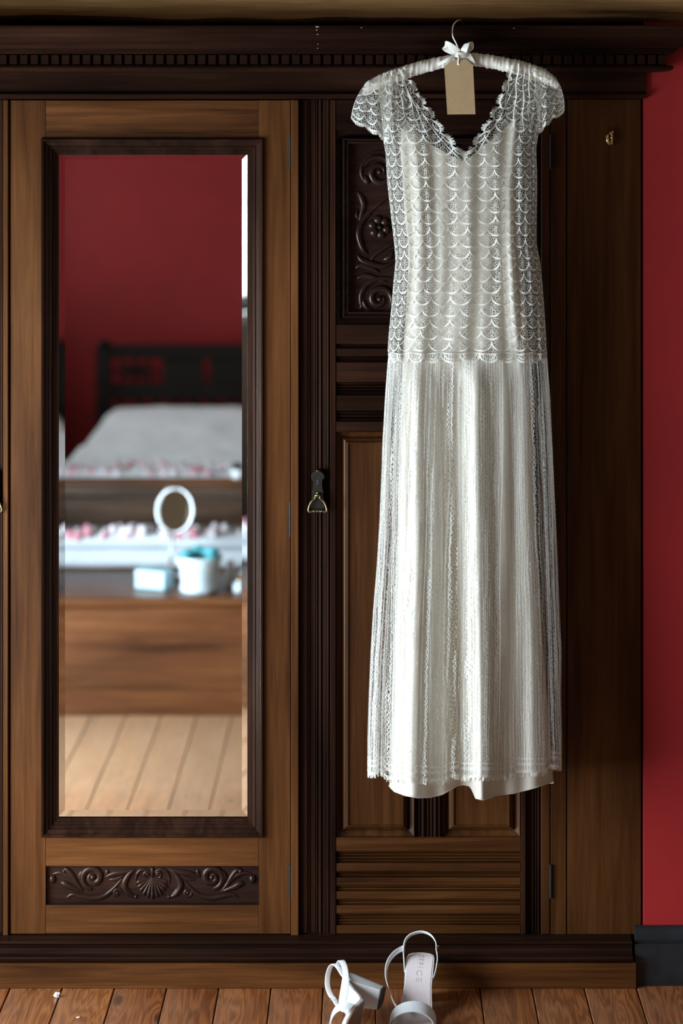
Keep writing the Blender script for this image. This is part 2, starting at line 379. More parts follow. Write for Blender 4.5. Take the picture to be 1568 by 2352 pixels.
# ------------------------------------------------------------------ room shell
XR, YF, ZC = 1.9, -5.12, 2.42
fl = MB(); fl.box(XW-.3, XR, YF-.2, .62, -.06, -.0145)
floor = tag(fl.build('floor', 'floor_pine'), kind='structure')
pitch = 120.0*(D0-.05)/F_PX
xb = X(22, -.05); k0 = int(math.floor((XW-xb)/pitch)); k1 = int(math.ceil((XR-xb)/pitch))
def plank_mesh():
    b = MB(); x0, x1, y0, y1 = .0012, pitch-.0012, YF+.002, -.003
    c = .0012
    b.add([(x0,y0,-.014),(x1,y0,-.014),(x1,y1,-.014),(x0,y1,-.014),(x0,y0,-c),(x1,y0,-c),(x1,y1,-c),(x0,y1,-c),(x0+c,y0+c,0),(x1-c,y0+c,0),(x1-c,y1-c,0),(x0+c,y1-c,0)],
          [(0,3,2,1),(8,9,10,11)]+[(i,(i+1)%4,(i+1)%4+4,i+4) for i in range(4)]+[(i+4,(i+1)%4+4,(i+1)%4+8,i+8) for i in range(4)])
    return b
pme = None
for k in range(k0, k1):
    x = xb+k*pitch
    if x < XW-.001 or x+pitch > XR: continue
    if pme is None:
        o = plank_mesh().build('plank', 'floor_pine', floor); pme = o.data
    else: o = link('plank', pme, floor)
    o.location = (x, 0, 0)
XE = X(1472)                       # right end of the wardrobe, where the red wall starts
XL = X(2*356-1472)                 # left end of the wardrobe
b = MB(); b.box(XL-.02, XE+.02, .60, .70, -.05, ZC); b.box(XE+.004, XR, -.012, .70, -.05, ZC); b.box(XW-.05, XL-.004, -.012, .70, -.05, ZC)
tag(b.build('wall_back', 'red_paint'), kind='structure')
b = MB(); b.box(XW-REV, XR, YF-.12, YF, -.05, ZC); tag(b.build('wall_front', 'red_paint'), kind='structure')
b = MB(); b.box(XR, XR+.12, YF-.12, .7, -.05, ZC); tag(b.build('wall_right', 'ceiling_paint'), kind='structure')
b = MB(); ys = [YF, WIN2[0], WIN2[1], WIN1[0], WIN1[1], .62]
for (a, c) in ((ys[0], ys[1]), (ys[2], ys[3]), (ys[4], ys[5])): b.box(XW-REV, XW, a, c, -.05, ZC)
for wn in (WIN1, WIN2): b.box(XW-REV, XW, wn[0], wn[1], -.05, wn[2]); b.box(XW-REV, XW, wn[0], wn[1], wn[3], ZC)
tag(b.build('wall_left', 'cream_paint'), kind='structure')
b = MB(); b.box(XW-REV, XR+.12, YF-.12, .7, ZC, ZC+.1); tag(b.build('ceiling', 'ceiling_paint'), kind='structure')
for i, wn in enumerate((WIN1, WIN2)):
    e = tag(empty('window_%d' % (i+1), (XW-REV+.05, wn[0], wn[2])), kind='structure')
    W_, H_ = wn[1]-wn[0], wn[3]-wn[2]
    def part(nm, mat, *bx):
        q = MB()
        for c in bx: q.box(*c)
        return q.build(nm, mat, e)
    part('window_frame', 'white_paint', (-.03,.03,0,.05,0,H_), (-.03,.03,W_-.05,W_,0,H_), (-.03,.03,.05,W_-.05,0,.05), (-.03,.03,.05,W_-.05,H_-.05,H_))
    part('glazing_bar', 'white_paint', (-.018,.018,W_/2-.012,W_/2+.012,.05,H_-.05))
    part('glazing_bar', 'white_paint', (-.016,.016,.05,W_-.05,H_/2-.012,H_/2+.012))
    for (a, c, z0, z1) in ((.05,W_/2-.012,.05,H_/2-.012),(W_/2+.012,W_-.05,.05,H_/2-.012),(.05,W_/2-.012,H_/2+.012,H_-.05),(W_/2+.012,W_-.05,H_/2+.012,H_-.05)):
        part('pane', 'window_glass', (-.002,.002,a,c,z0,z1))
    part('window_sill', 'white_paint', (.03,REV-.05+.04,-.03,W_+.03,-.035,0))
# skirting
sk = [(-.012, 0), (-.030, 0), (-.030, Z(2168, -.03)), (-.0245, Z(2166, -.03)), (-.0245, Z(2162, -.03)), (-.028, Z(2160, -.03)), (-.0275, Z(2148, -.03)), (-.023, Z(2139, -.03)), (-.019, Z(2134, -.03)), (-.012, Z(2131, -.03))]
b = MB(); b.ext_x(sk, X(1458, -.03), XR); tag(b.build('baseboard_right', 'black_paint', auto=30), kind='structure')
b = MB(); b.box(XW, XR, YF, YF+.02, 0, .12); tag(b.build('baseboard_front', 'black_paint'), kind='structure')
b = MB(); b.box(XW, XW+.02, YF+.02, -.012, 0, .12); tag(b.build('baseboard_left', 'black_paint'), kind='structure')
# old timber beam over the wardrobe with an uneven lower arris
b = MB(); N = 90; yb = -.04
for i in range(N+1):
    x = XW+(XR-XW)*i/N; wv = .010*noise.noise(Vector((x*2.2, 3, 1)))+.005*noise.noise(Vector((x*9, 0, 5)))
    zb = Z(47, yb)+wv; yy = yb+.006*noise.noise(Vector((x*3, 9, 2)))
    b.v += [(x, .30, zb), (x, yy+.030, zb), (x, yy+.010, zb+.006), (x, yy, zb+.022), (x, yy-.004, zb+.10), (x, yy, ZC-.002), (x, .30, ZC-.002)]
for i in range(N):
    for k in range(6): b.f.append((i*7+k, (i+1)*7+k, (i+1)*7+k+1, i*7+k+1))
b.f += [tuple(range(7)), tuple(range(N*7+6, N*7-1, -1))]
tag(b.build('trim_1', 'oak_beam', auto=40, recalc=True), kind='structure')

# ------------------------------------------------------------------ wardrobe
wr = empty('wardrobe', (0, 0, 0), label='large dark carved wooden wardrobe with a long mirrored middle door', cat='wardrobe')
def mk(name, mat, parent, boxes=(), bev=.0):
    q = MB()
    for c in boxes: q.box(*c, b=bev)
    return q.build(name, mat, parent)
def pbox(px0, px1, y0, y1, py1, py0): return (X(px0), X(px1), y0, y1, Z(py1), Z(py0))
CL = 2*356
SX0, SX1 = CL-1468, 1468
# carcass
mk('carcass', 'dark_wood_vertical', wr, [(XL+.004, XE-.004, .024, .56, .13, Z(120))])
# cornice
def cz(py, y): return Z(py, y)
yc0 = -.030
prof = [(.03, cz(58, -.115)), (-.115, cz(58, -.115)), (-.118, cz(61, -.115)), (-.118, cz(66, -.118)), (-.112, cz(68, -.112)), (-.111, cz(76, -.111)),
        (-.105, cz(78, -.105)), (-.104, cz(81, -.104)), (-.098, cz(86, -.098)), (-.086, cz(95, -.086)), (-.076, cz(104, -.076)), (-.071, cz(110, -.071)), (-.064, cz(112, -.064)), (-.064, cz(117, -.064)), (-.058, cz(119, -.058)), (-.058, cz(124, -.058)), (-.044, cz(124.5, -.05)), (-.044, cz(149, -.044)),
        (-.056, cz(151, -.056)), (-.058, cz(156, -.058)), (-.054, cz(161, -.054)), (-.046, cz(164, -.046)), (-.032, cz(166, -.032)), (.03, cz(166, -.03))]
b = MB(); n = len(prof)
b.add([(XL-min(.085, max(0, -y)), y, z) for y, z in prof]+[(XE+max(0, -y), y, z) for y, z in prof], [(i, (i+1)%n, (i+1)%n+n, i+n) for i in range(n)]+[tuple(range(n-1, -1, -1)), tuple(range(n, 2*n))])
b.build('cornice', 'dark_wood_horizontal', wr, auto=35)
b = MB(); b.box(-.0075, .0075, -.0575, -.045, Z(147.5, -.055), Z(125.5, -.055), b=.001); dm = None
xk = X(8, -.05); dp = 24.0*(D0-.05)/F_PX; k = int((XL-.05-xk)/dp)
while xk+k*dp < XE+.05:
    if dm is None: o = b.build('dentil', 'dark_wood_horizontal', wr); dm = o.data
    else: o = link('dentil', dm, wr)
    o.location.x = xk+k*dp; k += 1
mk('frieze', 'dark_wood_horizontal', wr, [(XL-.01, XE+.006, -.022, .022, Z(213, -.022), Z(166.5, -.022))])
b = MB(); b.ext_x([(.02, Z(213)), (-.028, Z(213.5, -.028)), (-.031, Z(216, -.03)), (-.031, Z(219, -.03)), (-.026, Z(222, -.026)), (-.02, Z(226, -.02)), (.02, Z(228))], XL-.012, XE+.008); b.build('frieze_bead', 'dark_wood_horizontal', wr, auto=35)
for (px, y0, y1, wd) in ((728, 60, 63, 10), (727, 68, 70, 4), (729, 78, 79.5, 5), (730, 100, 102, 3), (729, 110, 111.5, 4), (830, 63, 64, 6), (1180, 64, 65, 6)):     # chips in the dark varnish
    yy = -.1195 if y0 < 68 else (-.1135 if y0 < 77 else (-.1075 if y0 < 82 else (-.084 if y0 < 105 else -.073)))
    q = MB(); w2 = wd*.00042; q.ext_y([(X(px, yy)-w2, Z(y0, yy)), (X(px, yy)+w2*1.1, Z(y0+.4, yy)), (X(px, yy)+w2*.5, Z(y1, yy)), (X(px, yy)-w2*.3, Z(y1+.7, yy))], yy, yy+.006)
    q.build('varnish_chip', 'bare_wood', wr)
# plinth
prof = [(.02, Z(2147, .0)), (-.004, Z(2147, -.0)), (-.030, Z(2160, -.03)), (-.036, Z(2162, -.036)), (-.037, Z(2168, -.037)), (-.032, Z(2170, -.032)), (-.030, Z(2178, -.03)), (-.034, Z(2190, -.034)), (-.042, Z(2196, -.042)),
        (-.050, Z(2198, -.05)), (-.052, Z(2203, -.052)), (-.049, Z(2208, -.049)), (-.036, Z(2210, -.04)), (-.036, Z(2214, -.036)), (.02, Z(2214, 0))]
b = MB(); b.ext_x(prof, X(CL-1452, -.04), X(1452, -.04)); b.build('plinth_moulding', 'dark_wood_horizontal', wr, auto=35)
mk('plinth', 'wood_horizontal', wr, [(X(CL-1462, -.05), X(1462, -.05), -.046, .5, 0, Z(2213, -.046))], .0015)
# side panels with the stile next to the door
for sgn in (0, 1):
    xm = (lambda p: p) if not sgn else (lambda p: CL-p)
    def sb(a, c, *r): a, c = xm(a), xm(c); return pbox(min(a, c), max(a, c), *r)
    mk('side_stile', 'door_wood_vertical', wr, [sb(1264, 1300, .001, .03, 2147, 228)], .001)
    mk('side_panel', 'door_wood_vertical', wr, [sb(1302.5, 1472, .002, .03, 2147, 228)], .001)
# beads flanking the mirror door
for sgn in (0, 1):
    a, c = (668.5, 686) if not sgn else (8, 20)
    mk('jamb_bead', 'wood_vertical', wr, [pbox(a, c, -.006, .03, 2147, 229)], .0015)

# ---- mirrored middle door
md = empty('mirror_door', (0, 0, 0)); md.parent = wr
mk('stile', 'wood_vertical', md, [pbox(24, 105, 0, .022, 2145, 230)], .0008)
mk('stile', 'wood_vertical', md, [pbox(594, 667, 0, .022, 2145, 230)], .0008)
mk('rail', 'wood_horizontal', md, [pbox(105.3, 593.7, .0002, .022, 318, 230.5)], .0006)
mk('rail', 'wood_horizontal', md, [pbox(105.3, 593.7, .0002, .022, 1990, 1921)], .0006)
mk('rail', 'wood_horizontal', md, [pbox(105.3, 593.7, .0002, .022, 2144.5, 2078)], .0006)
q = 1/1150
b = MB(); b.frame(X(95), X(605), Z(1922), Z(318), [(0, .012), (0, -.006), (2*q, -.0085), (6*q, -.008), (8*q, -.004), (10*q, -.002), (16*q, .000), (18*q, .004), (20*q, .0035), (24*q, .006), (26*q, .010), (30*q, .0105), (32*q, .013), (38*q, .014), (38.5*q, .018)])
b.build('mirror_frame', 'dark_wood_vertical', md)
# bevelled plate: the ground edge bends the view inwards
al = math.tan(math.radians(7.0)); bw = 15*q
b = MB(); gx0, gx1, gz0, gz1, yg = X(132), X(569.5), Z(1880.5), Z(351.5), .0165; o_, i_ = yg-bw*al, yg-bw*math.tan(math.radians(2.5))
b.add([(gx0+bw, yg, gz0+bw), (gx1-bw, yg, gz0+bw), (gx1-bw, yg, gz1-bw), (gx0+bw, yg, gz1-bw)], [(0, 1, 2, 3)])
for (p0, p1, p2, p3, yo) in (((gx0, gz0), (gx0+bw, gz0+bw), (gx0+bw, gz1-bw), (gx0, gz1), o_), ((gx1, gz0), (gx1-bw, gz0+bw), (gx1-bw, gz1-bw), (gx1, gz1), o_), ((gx0, gz0), (gx0+bw, gz0+bw), (gx1-bw, gz0+bw), (gx1, gz0), i_), ((gx0, gz1), (gx0+bw, gz1-bw), (gx1-bw, gz1-bw), (gx1, gz1), i_)):
    b.add([(p0[0], yo, p0[1]), (p1[0], yg, p1[1]), (p2[0], yg, p2[1]), (p3[0], yo, p3[1])], [(0, 1, 2, 3)])
b.build('mirror_glass', 'mirror_silver', md)
b = MB(); b.frame(X(104), X(595), Z(2079), Z(1989), [(0, .0), (1.0*q, .0), (2.2*q, .010)], cap=True); b.build('carved_panel', 'carved_wood', md)
def hinge(px, py0, py1, parent):
    b = MB(); b.box(X(px-2), X(px+2), -.002, .004, Z(py1), Z(py0))
    b.tube([(X(px+1), -.002, Z(py1)), (X(px+1), -.002, Z(py0))], .0022, 8); return b.build('hinge', 'hinge_steel', parent)
for a, c in ((308, 388), (1150, 1232), (1985, 2062)): hinge(665, a, c, md)
# carving: shell between scrolling leaves
def arcp(cx, cz_, r0, r1, a0, a1, n=18):
    out = []
    for i in range(n+1):
        t_ = i/n; a = a0+(a1-a0)*t_; r = r0+(r1-r0)*t_; out.append((cx+r*math.cos(a), cz_+r*math.sin(a)))
    return out
def pr(pts): return [(X(a), Z(c)) for a, c in pts]
def leaf(b, pts, wmax, y0, hgt=.8, tip=.15, n=14):
    p3 = smoothpath([Vector((a, c, 0)) for a, c in pts], 6); m = len(p3)
    b.relief([(X(v.x), Z(v.y)) for v in p3], [wmax*q*(tip+(1-tip)*math.sin(PI*min(1, (i/(m-1))*.92+.06))**.8) for i in range(m)], y0, hgt)
def spiral(b, cx, cy, r, turns, a0, dirn, w0, y0, hgt=.8, bulb=True):
    pts = []; rad = []; n = int(26*turns)
    for i in range(n+1):
        t_ = i/n; a = a0+dirn*2*PI*turns*t_; rr = r*(1-.82*t_); pts.append((X(cx+rr*math.cos(a)), Z(cy+rr*math.sin(a)))); rad.append(w0*q*(.45+.75*math.sin(PI*(t_*.8+.15))))
    b.relief(pts, rad, y0, hgt)
    if bulb: b.blob((X(cx), y0, Z(cy)), (w0*1.1*q, w0*1.2*q, w0*1.1*q), half=True)
def mirror_x(fn, cx):
    fn(lambda p: p); fn(lambda p: 2*cx-p)
y0 = .0105
b = MB(); cxs = 349
def half(m):
    L = lambda pts, w_, h_=.8: leaf(b, [(m(a), c) for a, c in pts], w_, y0, h_)
    s_ = 1 if m(1) == 1 else -1
    spiral(b, m(212), 2018, 27, 1.5, PI*.55 if s_ > 0 else PI*.45, s_, 7, y0, .9)
    L([(152, 2066), (165, 2058), (190, 2062), (215, 2066), (240, 2060), (262, 2042), (280, 2020)], 7, .9)
    L([(240, 2018), (262, 2010), (285, 2006), (312, 1999)], 7); L([(250, 2024), (268, 2022), (290, 2010)], 5)
    L([(307, 2000), (292, 2016), (284, 2036), (294, 2056), (310, 2064)], 8, .9)
    L([(288, 2040), (296, 2054), (306, 2062)], 6)
    b.blob((X(m(311)), y0, Z(2063)), (5*q, 5*q, 5*q), half=True)
    L([(180, 2044), (172, 2026), (160, 2008), (150, 2000), (143, 2006)], 7, .9); L([(186, 2050), (160, 2040), (145, 2032), (138, 2036)], 8, .9)
    L([(190, 2052), (168, 2024), (140, 2008), (118, 2012)], 6, .9)
    b.blob((X(m(119)), y0, Z(2022)), (9*q, 9*q, 11*q), half=True); b.blob((X(m(146)), y0, Z(2004)), (6*q, 6*q, 6*q), half=True)
    spiral(b, m(268), 2054, 10, 1.2, 0, -s_, 4, y0, .8); L([(262, 2040), (258, 2050), (264, 2062)], 4)
    L([(240, 2018), (245, 2006), (242, 2000)], 5); L([(196, 2004), (186, 2008), (182, 2020), (186, 2028)], 6)
    L([(349, 2012), (340, 2004), (326, 2000), (314, 2010), (310, 2028), (316, 2044)], 4, 1.0)
    spiral(b, m(336), 2012, 8, 1.1, PI/2, s_, 3.5, y0, .9)
mirror_x(half, cxs)
for i in range(11):        # shell ribs
    a = math.radians(-72+14.4*i); L_ = 50-10*abs(math.sin(a))**1.5
    pts = [(X(cxs+(3+L_*k/8)*math.sin(a)*.88), Z(2018+(L_*k/8)*math.cos(a))) for k in range(9)]
    b.relief(pts, [(.8+5.2*k/8)*q*(1 if k < 8 else .55) for k in range(9)], y0, 1.3 if i % 2 else 1.0)
leaf(b, [(349, 1994), (349, 2004), (349, 2020)], 5, y0, 1.2)
b.build('shell_carving', 'carved_wood', md, smooth=True)

# ---- carved doors either side
def reed_strip(pxs, py0, py1, name, parent, base=.012):
    b = MB(); b.box(X(pxs[0]), X(pxs[1]), base, .024, Z(py1), Z(py0))
    for (c, w_) in pxs[2]:
        r = w_*q/2; n = 8
        pr_ = [(X(c)+r*math.cos(PI*i/n), base-1.5*r*math.sin(PI*i/n)) for i in range(n+1)]
        b.ext_z(pr_, Z(py1), Z(py0))
    return b.build(name, 'dark_wood_vertical', parent, auto=50)
def carved_door(flip):
    xm = (lambda p: CL-p) if flip else (lambda p: p)
    d = empty('carved_door', (0, 0, 0)); d.parent = wr
    def sb(a, c, *r): a, c = xm(a), xm(c); return pbox(min(a, c), max(a, c), *r)
    def rs(a, c, reeds, nm, p0=229, p1=2146, base=.012):
        a2, c2 = xm(a), xm(c); return reed_strip((min(a2, c2), max(a2, c2), [(xm(u), w_) for u, w_ in reeds]), p0, p1, nm, d, base)
    mk('stile', 'dark_wood_vertical', d, [sb(688, 706, .006, .024, 2146, 229)], .001)
    rs(706, 757.5, [(709, 5), (722, 4), (726.5, 4), (735.5, 6), (744.5, 4), (748.5, 4), (753, 5)], 'reeded_strip')
    mk('stile', 'dark_wood_vertical', d, [sb(758, 771, -.001, .024, 2146, 229)], .001)
    mk('stile', 'dark_wood_vertical', d, [sb(1196.5, 1207, -.001, .024, 2146, 229)], .001)
    rs(1207.3, 1242, [(1211, 5), (1218, 4), (1224, 6), (1231, 4), (1237, 5)], 'reeded_strip')
    mk('stile', 'door_wood_vertical', d, [sb(1242.5, 1262, .000, .024, 2146, 229)], .001)
    # flat rails
    for (a, c) in ((229, 300), (745.5, 790), (968, 992), (1924, 1955)):
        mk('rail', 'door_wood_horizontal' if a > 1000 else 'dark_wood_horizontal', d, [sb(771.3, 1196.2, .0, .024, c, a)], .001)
    # fluted rails
    def fluted(items, nm='fluted_rail'):
        for (a, c, kind) in items:
            b = MB(); x0, x1 = sorted((X(xm(771.5)), X(xm(1196))))
            if kind == 'f':
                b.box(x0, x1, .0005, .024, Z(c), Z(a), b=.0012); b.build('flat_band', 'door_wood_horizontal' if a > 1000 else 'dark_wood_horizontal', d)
            else:
                n = kind; hh = (c-a)/n; pts = [(.024, Z(a)), (.012, Z(a))]
                for i in range(n):
                    for k in range(7):
                        t_ = k/6; pts.append((.012-.0085*math.sin(PI*t_)*(1 if i % 2 == 0 else .75), Z(a+hh*(i+t_))))
                pts += [(.012, Z(c)), (.024, Z(c))]
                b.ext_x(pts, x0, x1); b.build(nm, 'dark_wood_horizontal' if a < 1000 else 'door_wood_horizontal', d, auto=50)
    fluted([(790, 800, 2), (800, 818, 'f'), (818, 832, 3), (832, 878, 'f'), (878, 898, 3), (898, 908, 2), (908, 944, 'f'), (944, 968, 3)])
    fluted([(1955, 1983, 4), (1983, 2003, 'f'), (2003, 2016, 2), (2016, 2034, 'f'), (2034, 2048, 2), (2048, 2066, 'f'), (2066, 2080, 2), (2080, 2099, 'f'), (2099, 2126, 4), (2126, 2145, 'f')])
    # panels: two carved above, two fielded below, reeded mullion between
    rs(955, 1012, [(960, 5), (967, 7), (975, 5), (983, 8), (991, 5), (999, 7), (1007, 5)], 'mullion', 300, 745)
    rs(951, 1014, [(955, 7), (963, 6), (972, 10), (983, 5), (991, 6), (1000, 10), (1009, 7)], 'mullion', 993, 1924)
    for side in (0, 1):
        ms = (lambda p: p) if not side else (lambda p: 1966-p)
        x0, x1 = sorted((X(xm(ms(772))), X(xm(ms(951)))))
        b = MB(); b.frame(x0, x1, Z(1924), Z(993), [(0, .002), (1*q, .010), (13*q, .017), (14*q, .013), (17*q, .0095), (20*q, .008), (24*q, .003), (27*q, .0025), (28*q, .006)], cap=True)
        b.build('fielded_panel', 'door_wood_vertical', d)
        x0, x1 = sorted((X(xm(ms(772))), X(xm(ms(955)))))
        b = MB(); b.frame(x0, x1, Z(745), Z(301), [(0, .002), (1*q, .008), (13*q, .016), (14*q, .011), (16*q, .001), (18*q, -.002), (21*q, .001), (23*q, .004), (25*q, .002), (28*q, .003), (30*q, .010), (32*q, .018)], cap=True)
        cp = b.build('carved_panel', 'carved_wood', d)
        b = MB(); y0 = .0185; m_ = lambda p: xm(ms(p)); sg = 1 if m_(1) > m_(0) else -1
        L = lambda pts, w_, h_=.9: leaf(b, [(m_(a), c) for a, c in pts], w_, y0, h_)
        aa = lambda a: a if sg > 0 else PI-a
        spiral(b, m_(872), 395, 38, 1.6, aa(-PI*.9), sg, 7, y0, 1.0)
        L([(838, 420), (829, 398), (834, 372), (856, 352), (884, 345)], 6); L([(836, 404), (842, 416), (840, 424)], 8)
        L([(884, 345), (905, 352), (918, 370), (912, 390)], 7)
        L([(822, 520), (830, 505), (856, 480), (890, 452), (915, 430)], 6)
        L([(820, 440), (828, 452), (834, 470), (830, 490), (824, 510)], 8); L([(818, 480), (819, 496), (825, 506)], 6)
        L([(852, 492), (836, 502), (824, 525), (824, 548), (834, 575), (845, 585)], 9, 1.0)
        for k in range(6):
            a = 2*PI*k/6+.3; b.blob((X(m_(872+17*math.cos(a))), y0, Z(522+17*math.sin(a))), (11.5*q, 9*q, 11.5*q), half=True)
        b.blob((X(m_(872)), y0, Z(522)), (7*q, 14*q, 7*q), half=True)
        L([(912, 545), (900, 560), (880, 572), (862, 585), (850, 600)], 7)
        L([(820, 585), (830, 598), (850, 606), (880, 612), (910, 602)], 8, 1.0); L([(816, 618), (828, 610), (850, 616), (872, 628)], 8); L([(820, 640), (838, 634), (862, 640), (890, 650)], 7)
        L([(905, 575), (895, 590), (880, 598)], 9, 1.0)
        spiral(b, m_(872), 688, 38, 1.6, aa(PI*.95), -sg, 7, y0, 1.0)
        L([(829, 706), (828, 680), (840, 656), (866, 642), (900, 640)], 8, 1.0); L([(826, 712), (832, 700), (836, 684)], 5)
        L([(905, 655), (918, 680), (910, 712), (888, 724)], 7)
        b.build('leaf_carving', 'carved_wood', d, smooth=True)
    for a, c in ((308, 388), (1150, 1232), (1985, 2062)): hinge(xm(1263), a, c, d)
    # lock plate with drop handle
    lx = xm(729); yl = -.006
    def pl(a, c): return (X(lx+a, yl), Z(c, yl))
    pts = [(-3, 1079), (3, 1079), (6, 1083), (11, 1086), (15, 1092), (15, 1098), (11, 1102), (10, 1112), (11, 1124), (13, 1128), (13, 1142), (16, 1158), (14, 1172), (0, 1178), (-14, 1172), (-16, 1158), (-13, 1142), (-13, 1128), (-11, 1124), (-10, 1112), (-11, 1102), (-15, 1098), (-15, 1092), (-11, 1086), (-6, 1083)]
    b = MB(); b.ext_y([pl(a, c) for a, c in pts], yl-.0015, yl+.0125); lk = b.build('lock_plate', 'dark_bronze', d)
    b = MB(); b.ext_y([pl(2.2*math.cos(t_), 1104+2.2*math.sin(t_)) for t_ in [2*PI*k/10 for k in range(10)]], yl-.0021, yl); b.ext_y([pl(-1.2, 1104), pl(1.2, 1104), pl(1.8, 1113), pl(-1.8, 1113)], yl-.002, yl); b.build('keyhole', 'heel_rubber', d)
    b = MB(); b.blob((X(lx, yl), yl-.001, Z(1081, yl)), (.0025, .0025, .002)); b.build('stud', 'aged_brass', d, smooth=True); b = MB(); b.blob((X(lx, yl), yl-.001, Z(1132, yl)), (.004, .004, .003)); b.build('stud', 'aged_brass', d, smooth=True)
    yh = yl-.008
    ph = lambda a, c, y=yh: P(lx+a, c, y)
    path = smoothpath([ph(-5, 1143), ph(-7, 1146), ph(-14, 1152), ph(-19, 1162), ph(-21, 1172), ph(-18, 1176), ph(-10, 1174), ph(0, 1173.5), ph(10, 1174), ph(18, 1176), ph(21, 1172), ph(19, 1162), ph(14, 1152), ph(7, 1146), ph(5, 1143)], 4)
    b = MB(); b.tube(path, .0021, 8); b.tube([ph(-6, 1138), ph(6, 1138)], .0026, 8); b.tube([ph(-5.5, 1138), ph(-5.5, 1147)], .0023, 8); b.tube([ph(5.5, 1138), ph(5.5, 1147)], .0023, 8)
    b.tube([ph(0, 1135, yl), ph(0, 1137, yh)], .003, 8)
    for a in (-9, -6, 0, 6, 9): b.blob(ph(a, 1174), (.0016, .0034, .0034), seg=8, rings=6)
    b.build('drop_handle', 'aged_brass', d, smooth=True)
    return d
carved_door(False); carved_door(True)

# ------------------------------------------------------------------ brass hook on the side panel
hk = empty('brass_hook', P(1400, 318, .002), label='small brass coat hook screwed to the plain side panel of the wardrobe', cat='hook')
def loc(o, pts): return [Vector(p)-o.location for p in pts]
yk = .002
b = MB(); b.blob(P(1403, 303, yk)-hk.location, (.0065, .007, .0055)); b.build('rosette', 'brass', hk, smooth=True)
pts = smoothpath([P(1403, 303, yk-.004), P(1397, 303, yk-.012), P(1394, 312, yk-.020), P(1395, 324, yk-.022), P(1399, 332, yk-.016), P(1402, 333, yk-.006)], 6)
b = MB(); b.tube(loc(hk, pts), [.0028+.0008*math.sin(PI*i/(len(pts)-1)) for i in range(len(pts))], 8); b.build('hook_wire', 'brass', hk, smooth=True)
b = MB(); b.tube(loc(hk, smoothpath([P(1403, 303, yk-.003), P(1405, 318, yk-.004), P(1403, 334, yk-.003)], 5)), .0028, 8); b.blob(P(1404, 316, yk-.006)-hk.location, (.0028, .003, .0035)); b.build('shank', 'brass', hk, smooth=True)

# ------------------------------------------------------------------ padded hanger
YH = -.135
HT = tab([(832, 200), (840, 189), (860, 177), (900, 160), (960, 141), (1010, 130), (1050, 123), (1085, 122), (1130, 127), (1200, 141), (1250, 159), (1272, 175), (1282, 190)])
TH = tab([(832, 20), (845, 30), (900, 33), (960, 31), (1010, 28), (1060, 26), (1100, 29), (1180, 32), (1250, 34), (1272, 26), (1282, 12)])
hg = empty('padded_hanger', P(1055, 150, YH), label='padded cream satin hanger with ribbon bow hooked over the wardrobe cornice', cat='hanger')
b = MB(); n = 150; seg = 18; vs_ = []
for i in range(n+1):
    px = 833+(1281-833)*i/n; c = HT(px)+TH(px)/2; r = TH(px)/2*(D0+YH)/F_PX
    gather = (.5+.5*math.sin(px*.62+2.2*math.sin(px*.11)))**1.5
    for k in range(seg):
        a = 2*PI*k/seg; wr_ = 1+.20*gather*(.6+.4*math.sin(a*2+px*.2))+.03*noise.noise(Vector((px*.2, a*2, 0)))
        vs_.append(P(px, c, YH)+Vector((.15*r*math.sin(a)*gather, -math.cos(a)*r*1.05*wr_, math.sin(a)*r*wr_))-hg.location)
b.add(vs_, [(i*seg+k, i*seg+(k+1)%seg, (i+1)*seg+(k+1)%seg, (i+1)*seg+k) for i in range(n) for k in range(seg)]+[tuple(range(seg)), tuple(range(n*seg+seg-1, n*seg-1, -1))])
b.build('padded_bar', 'hanger_satin', hg, smooth=True)
hook = smoothpath([P(1055, 126, YH), P(1053, 112, YH), P(1047, 98, YH), P(1040, 84, YH), P(1038.5, 70, YH), P(1041, 58, YH+.004), P(1047, 50, YH+.012), P(1054, 47, YH+.024), P(1060, 49, YH+.036), P(1063, 57, YH+.044)], 6)
b = MB(); b.tube(loc(hg, hook), .0017, 8); b.build('hook', 'steel', hg, smooth=True)
def bowloop(pts, wid, wd):
    b = MB(); b.band(loc(hg, smoothpath(pts, 6)), wd, wid, .0012); return b
yb_ = YH-.018
b = bowloop([P(1056, 124, yb_), P(1044, 112, yb_-.008), P(1028, 102, yb_-.010), P(1021, 105, yb_-.002), P(1026, 113, yb_+.006), P(1042, 120, yb_+.006), P(1056, 125, yb_)], .013, (.35, -.55, .9)); b.build('bow_loop', 'ribbon_satin', hg, smooth=True)
b = bowloop([P(1060, 124, yb_), P(1067, 112, yb_-.008), P(1073, 100, yb_-.008), P(1079, 99, yb_), P(1080, 110, yb_+.008), P(1073, 120, yb_+.006), P(1062, 126, yb_)], .013, (.9, -.6, .3)); b.build('bow_loop', 'ribbon_satin', hg, smooth=True)
b = bowloop([P(1046, 124, yb_-.002), P(1054, 126, yb_-.006), P(1066, 126, yb_-.006), P(1077, 123, yb_-.001)], .011, (0, .1, 1)); b.build('bow_knot', 'ribbon_satin', hg, smooth=True)
b = bowloop([P(1047, 126, yb_), P(1030, 136, yb_-.004), P(1016, 143, yb_), P(1006, 147, yb_+.004)], .007, (.4, -.2, 1)); b.build('bow_tail', 'ribbon_satin', hg, smooth=True)
b = bowloop([P(1074, 126, yb_), P(1080, 136, yb_-.004), P(1086, 148, yb_-.001)], .012, (1, -.2, .3)); b.build('bow_tail', 'ribbon_satin', hg, smooth=True)
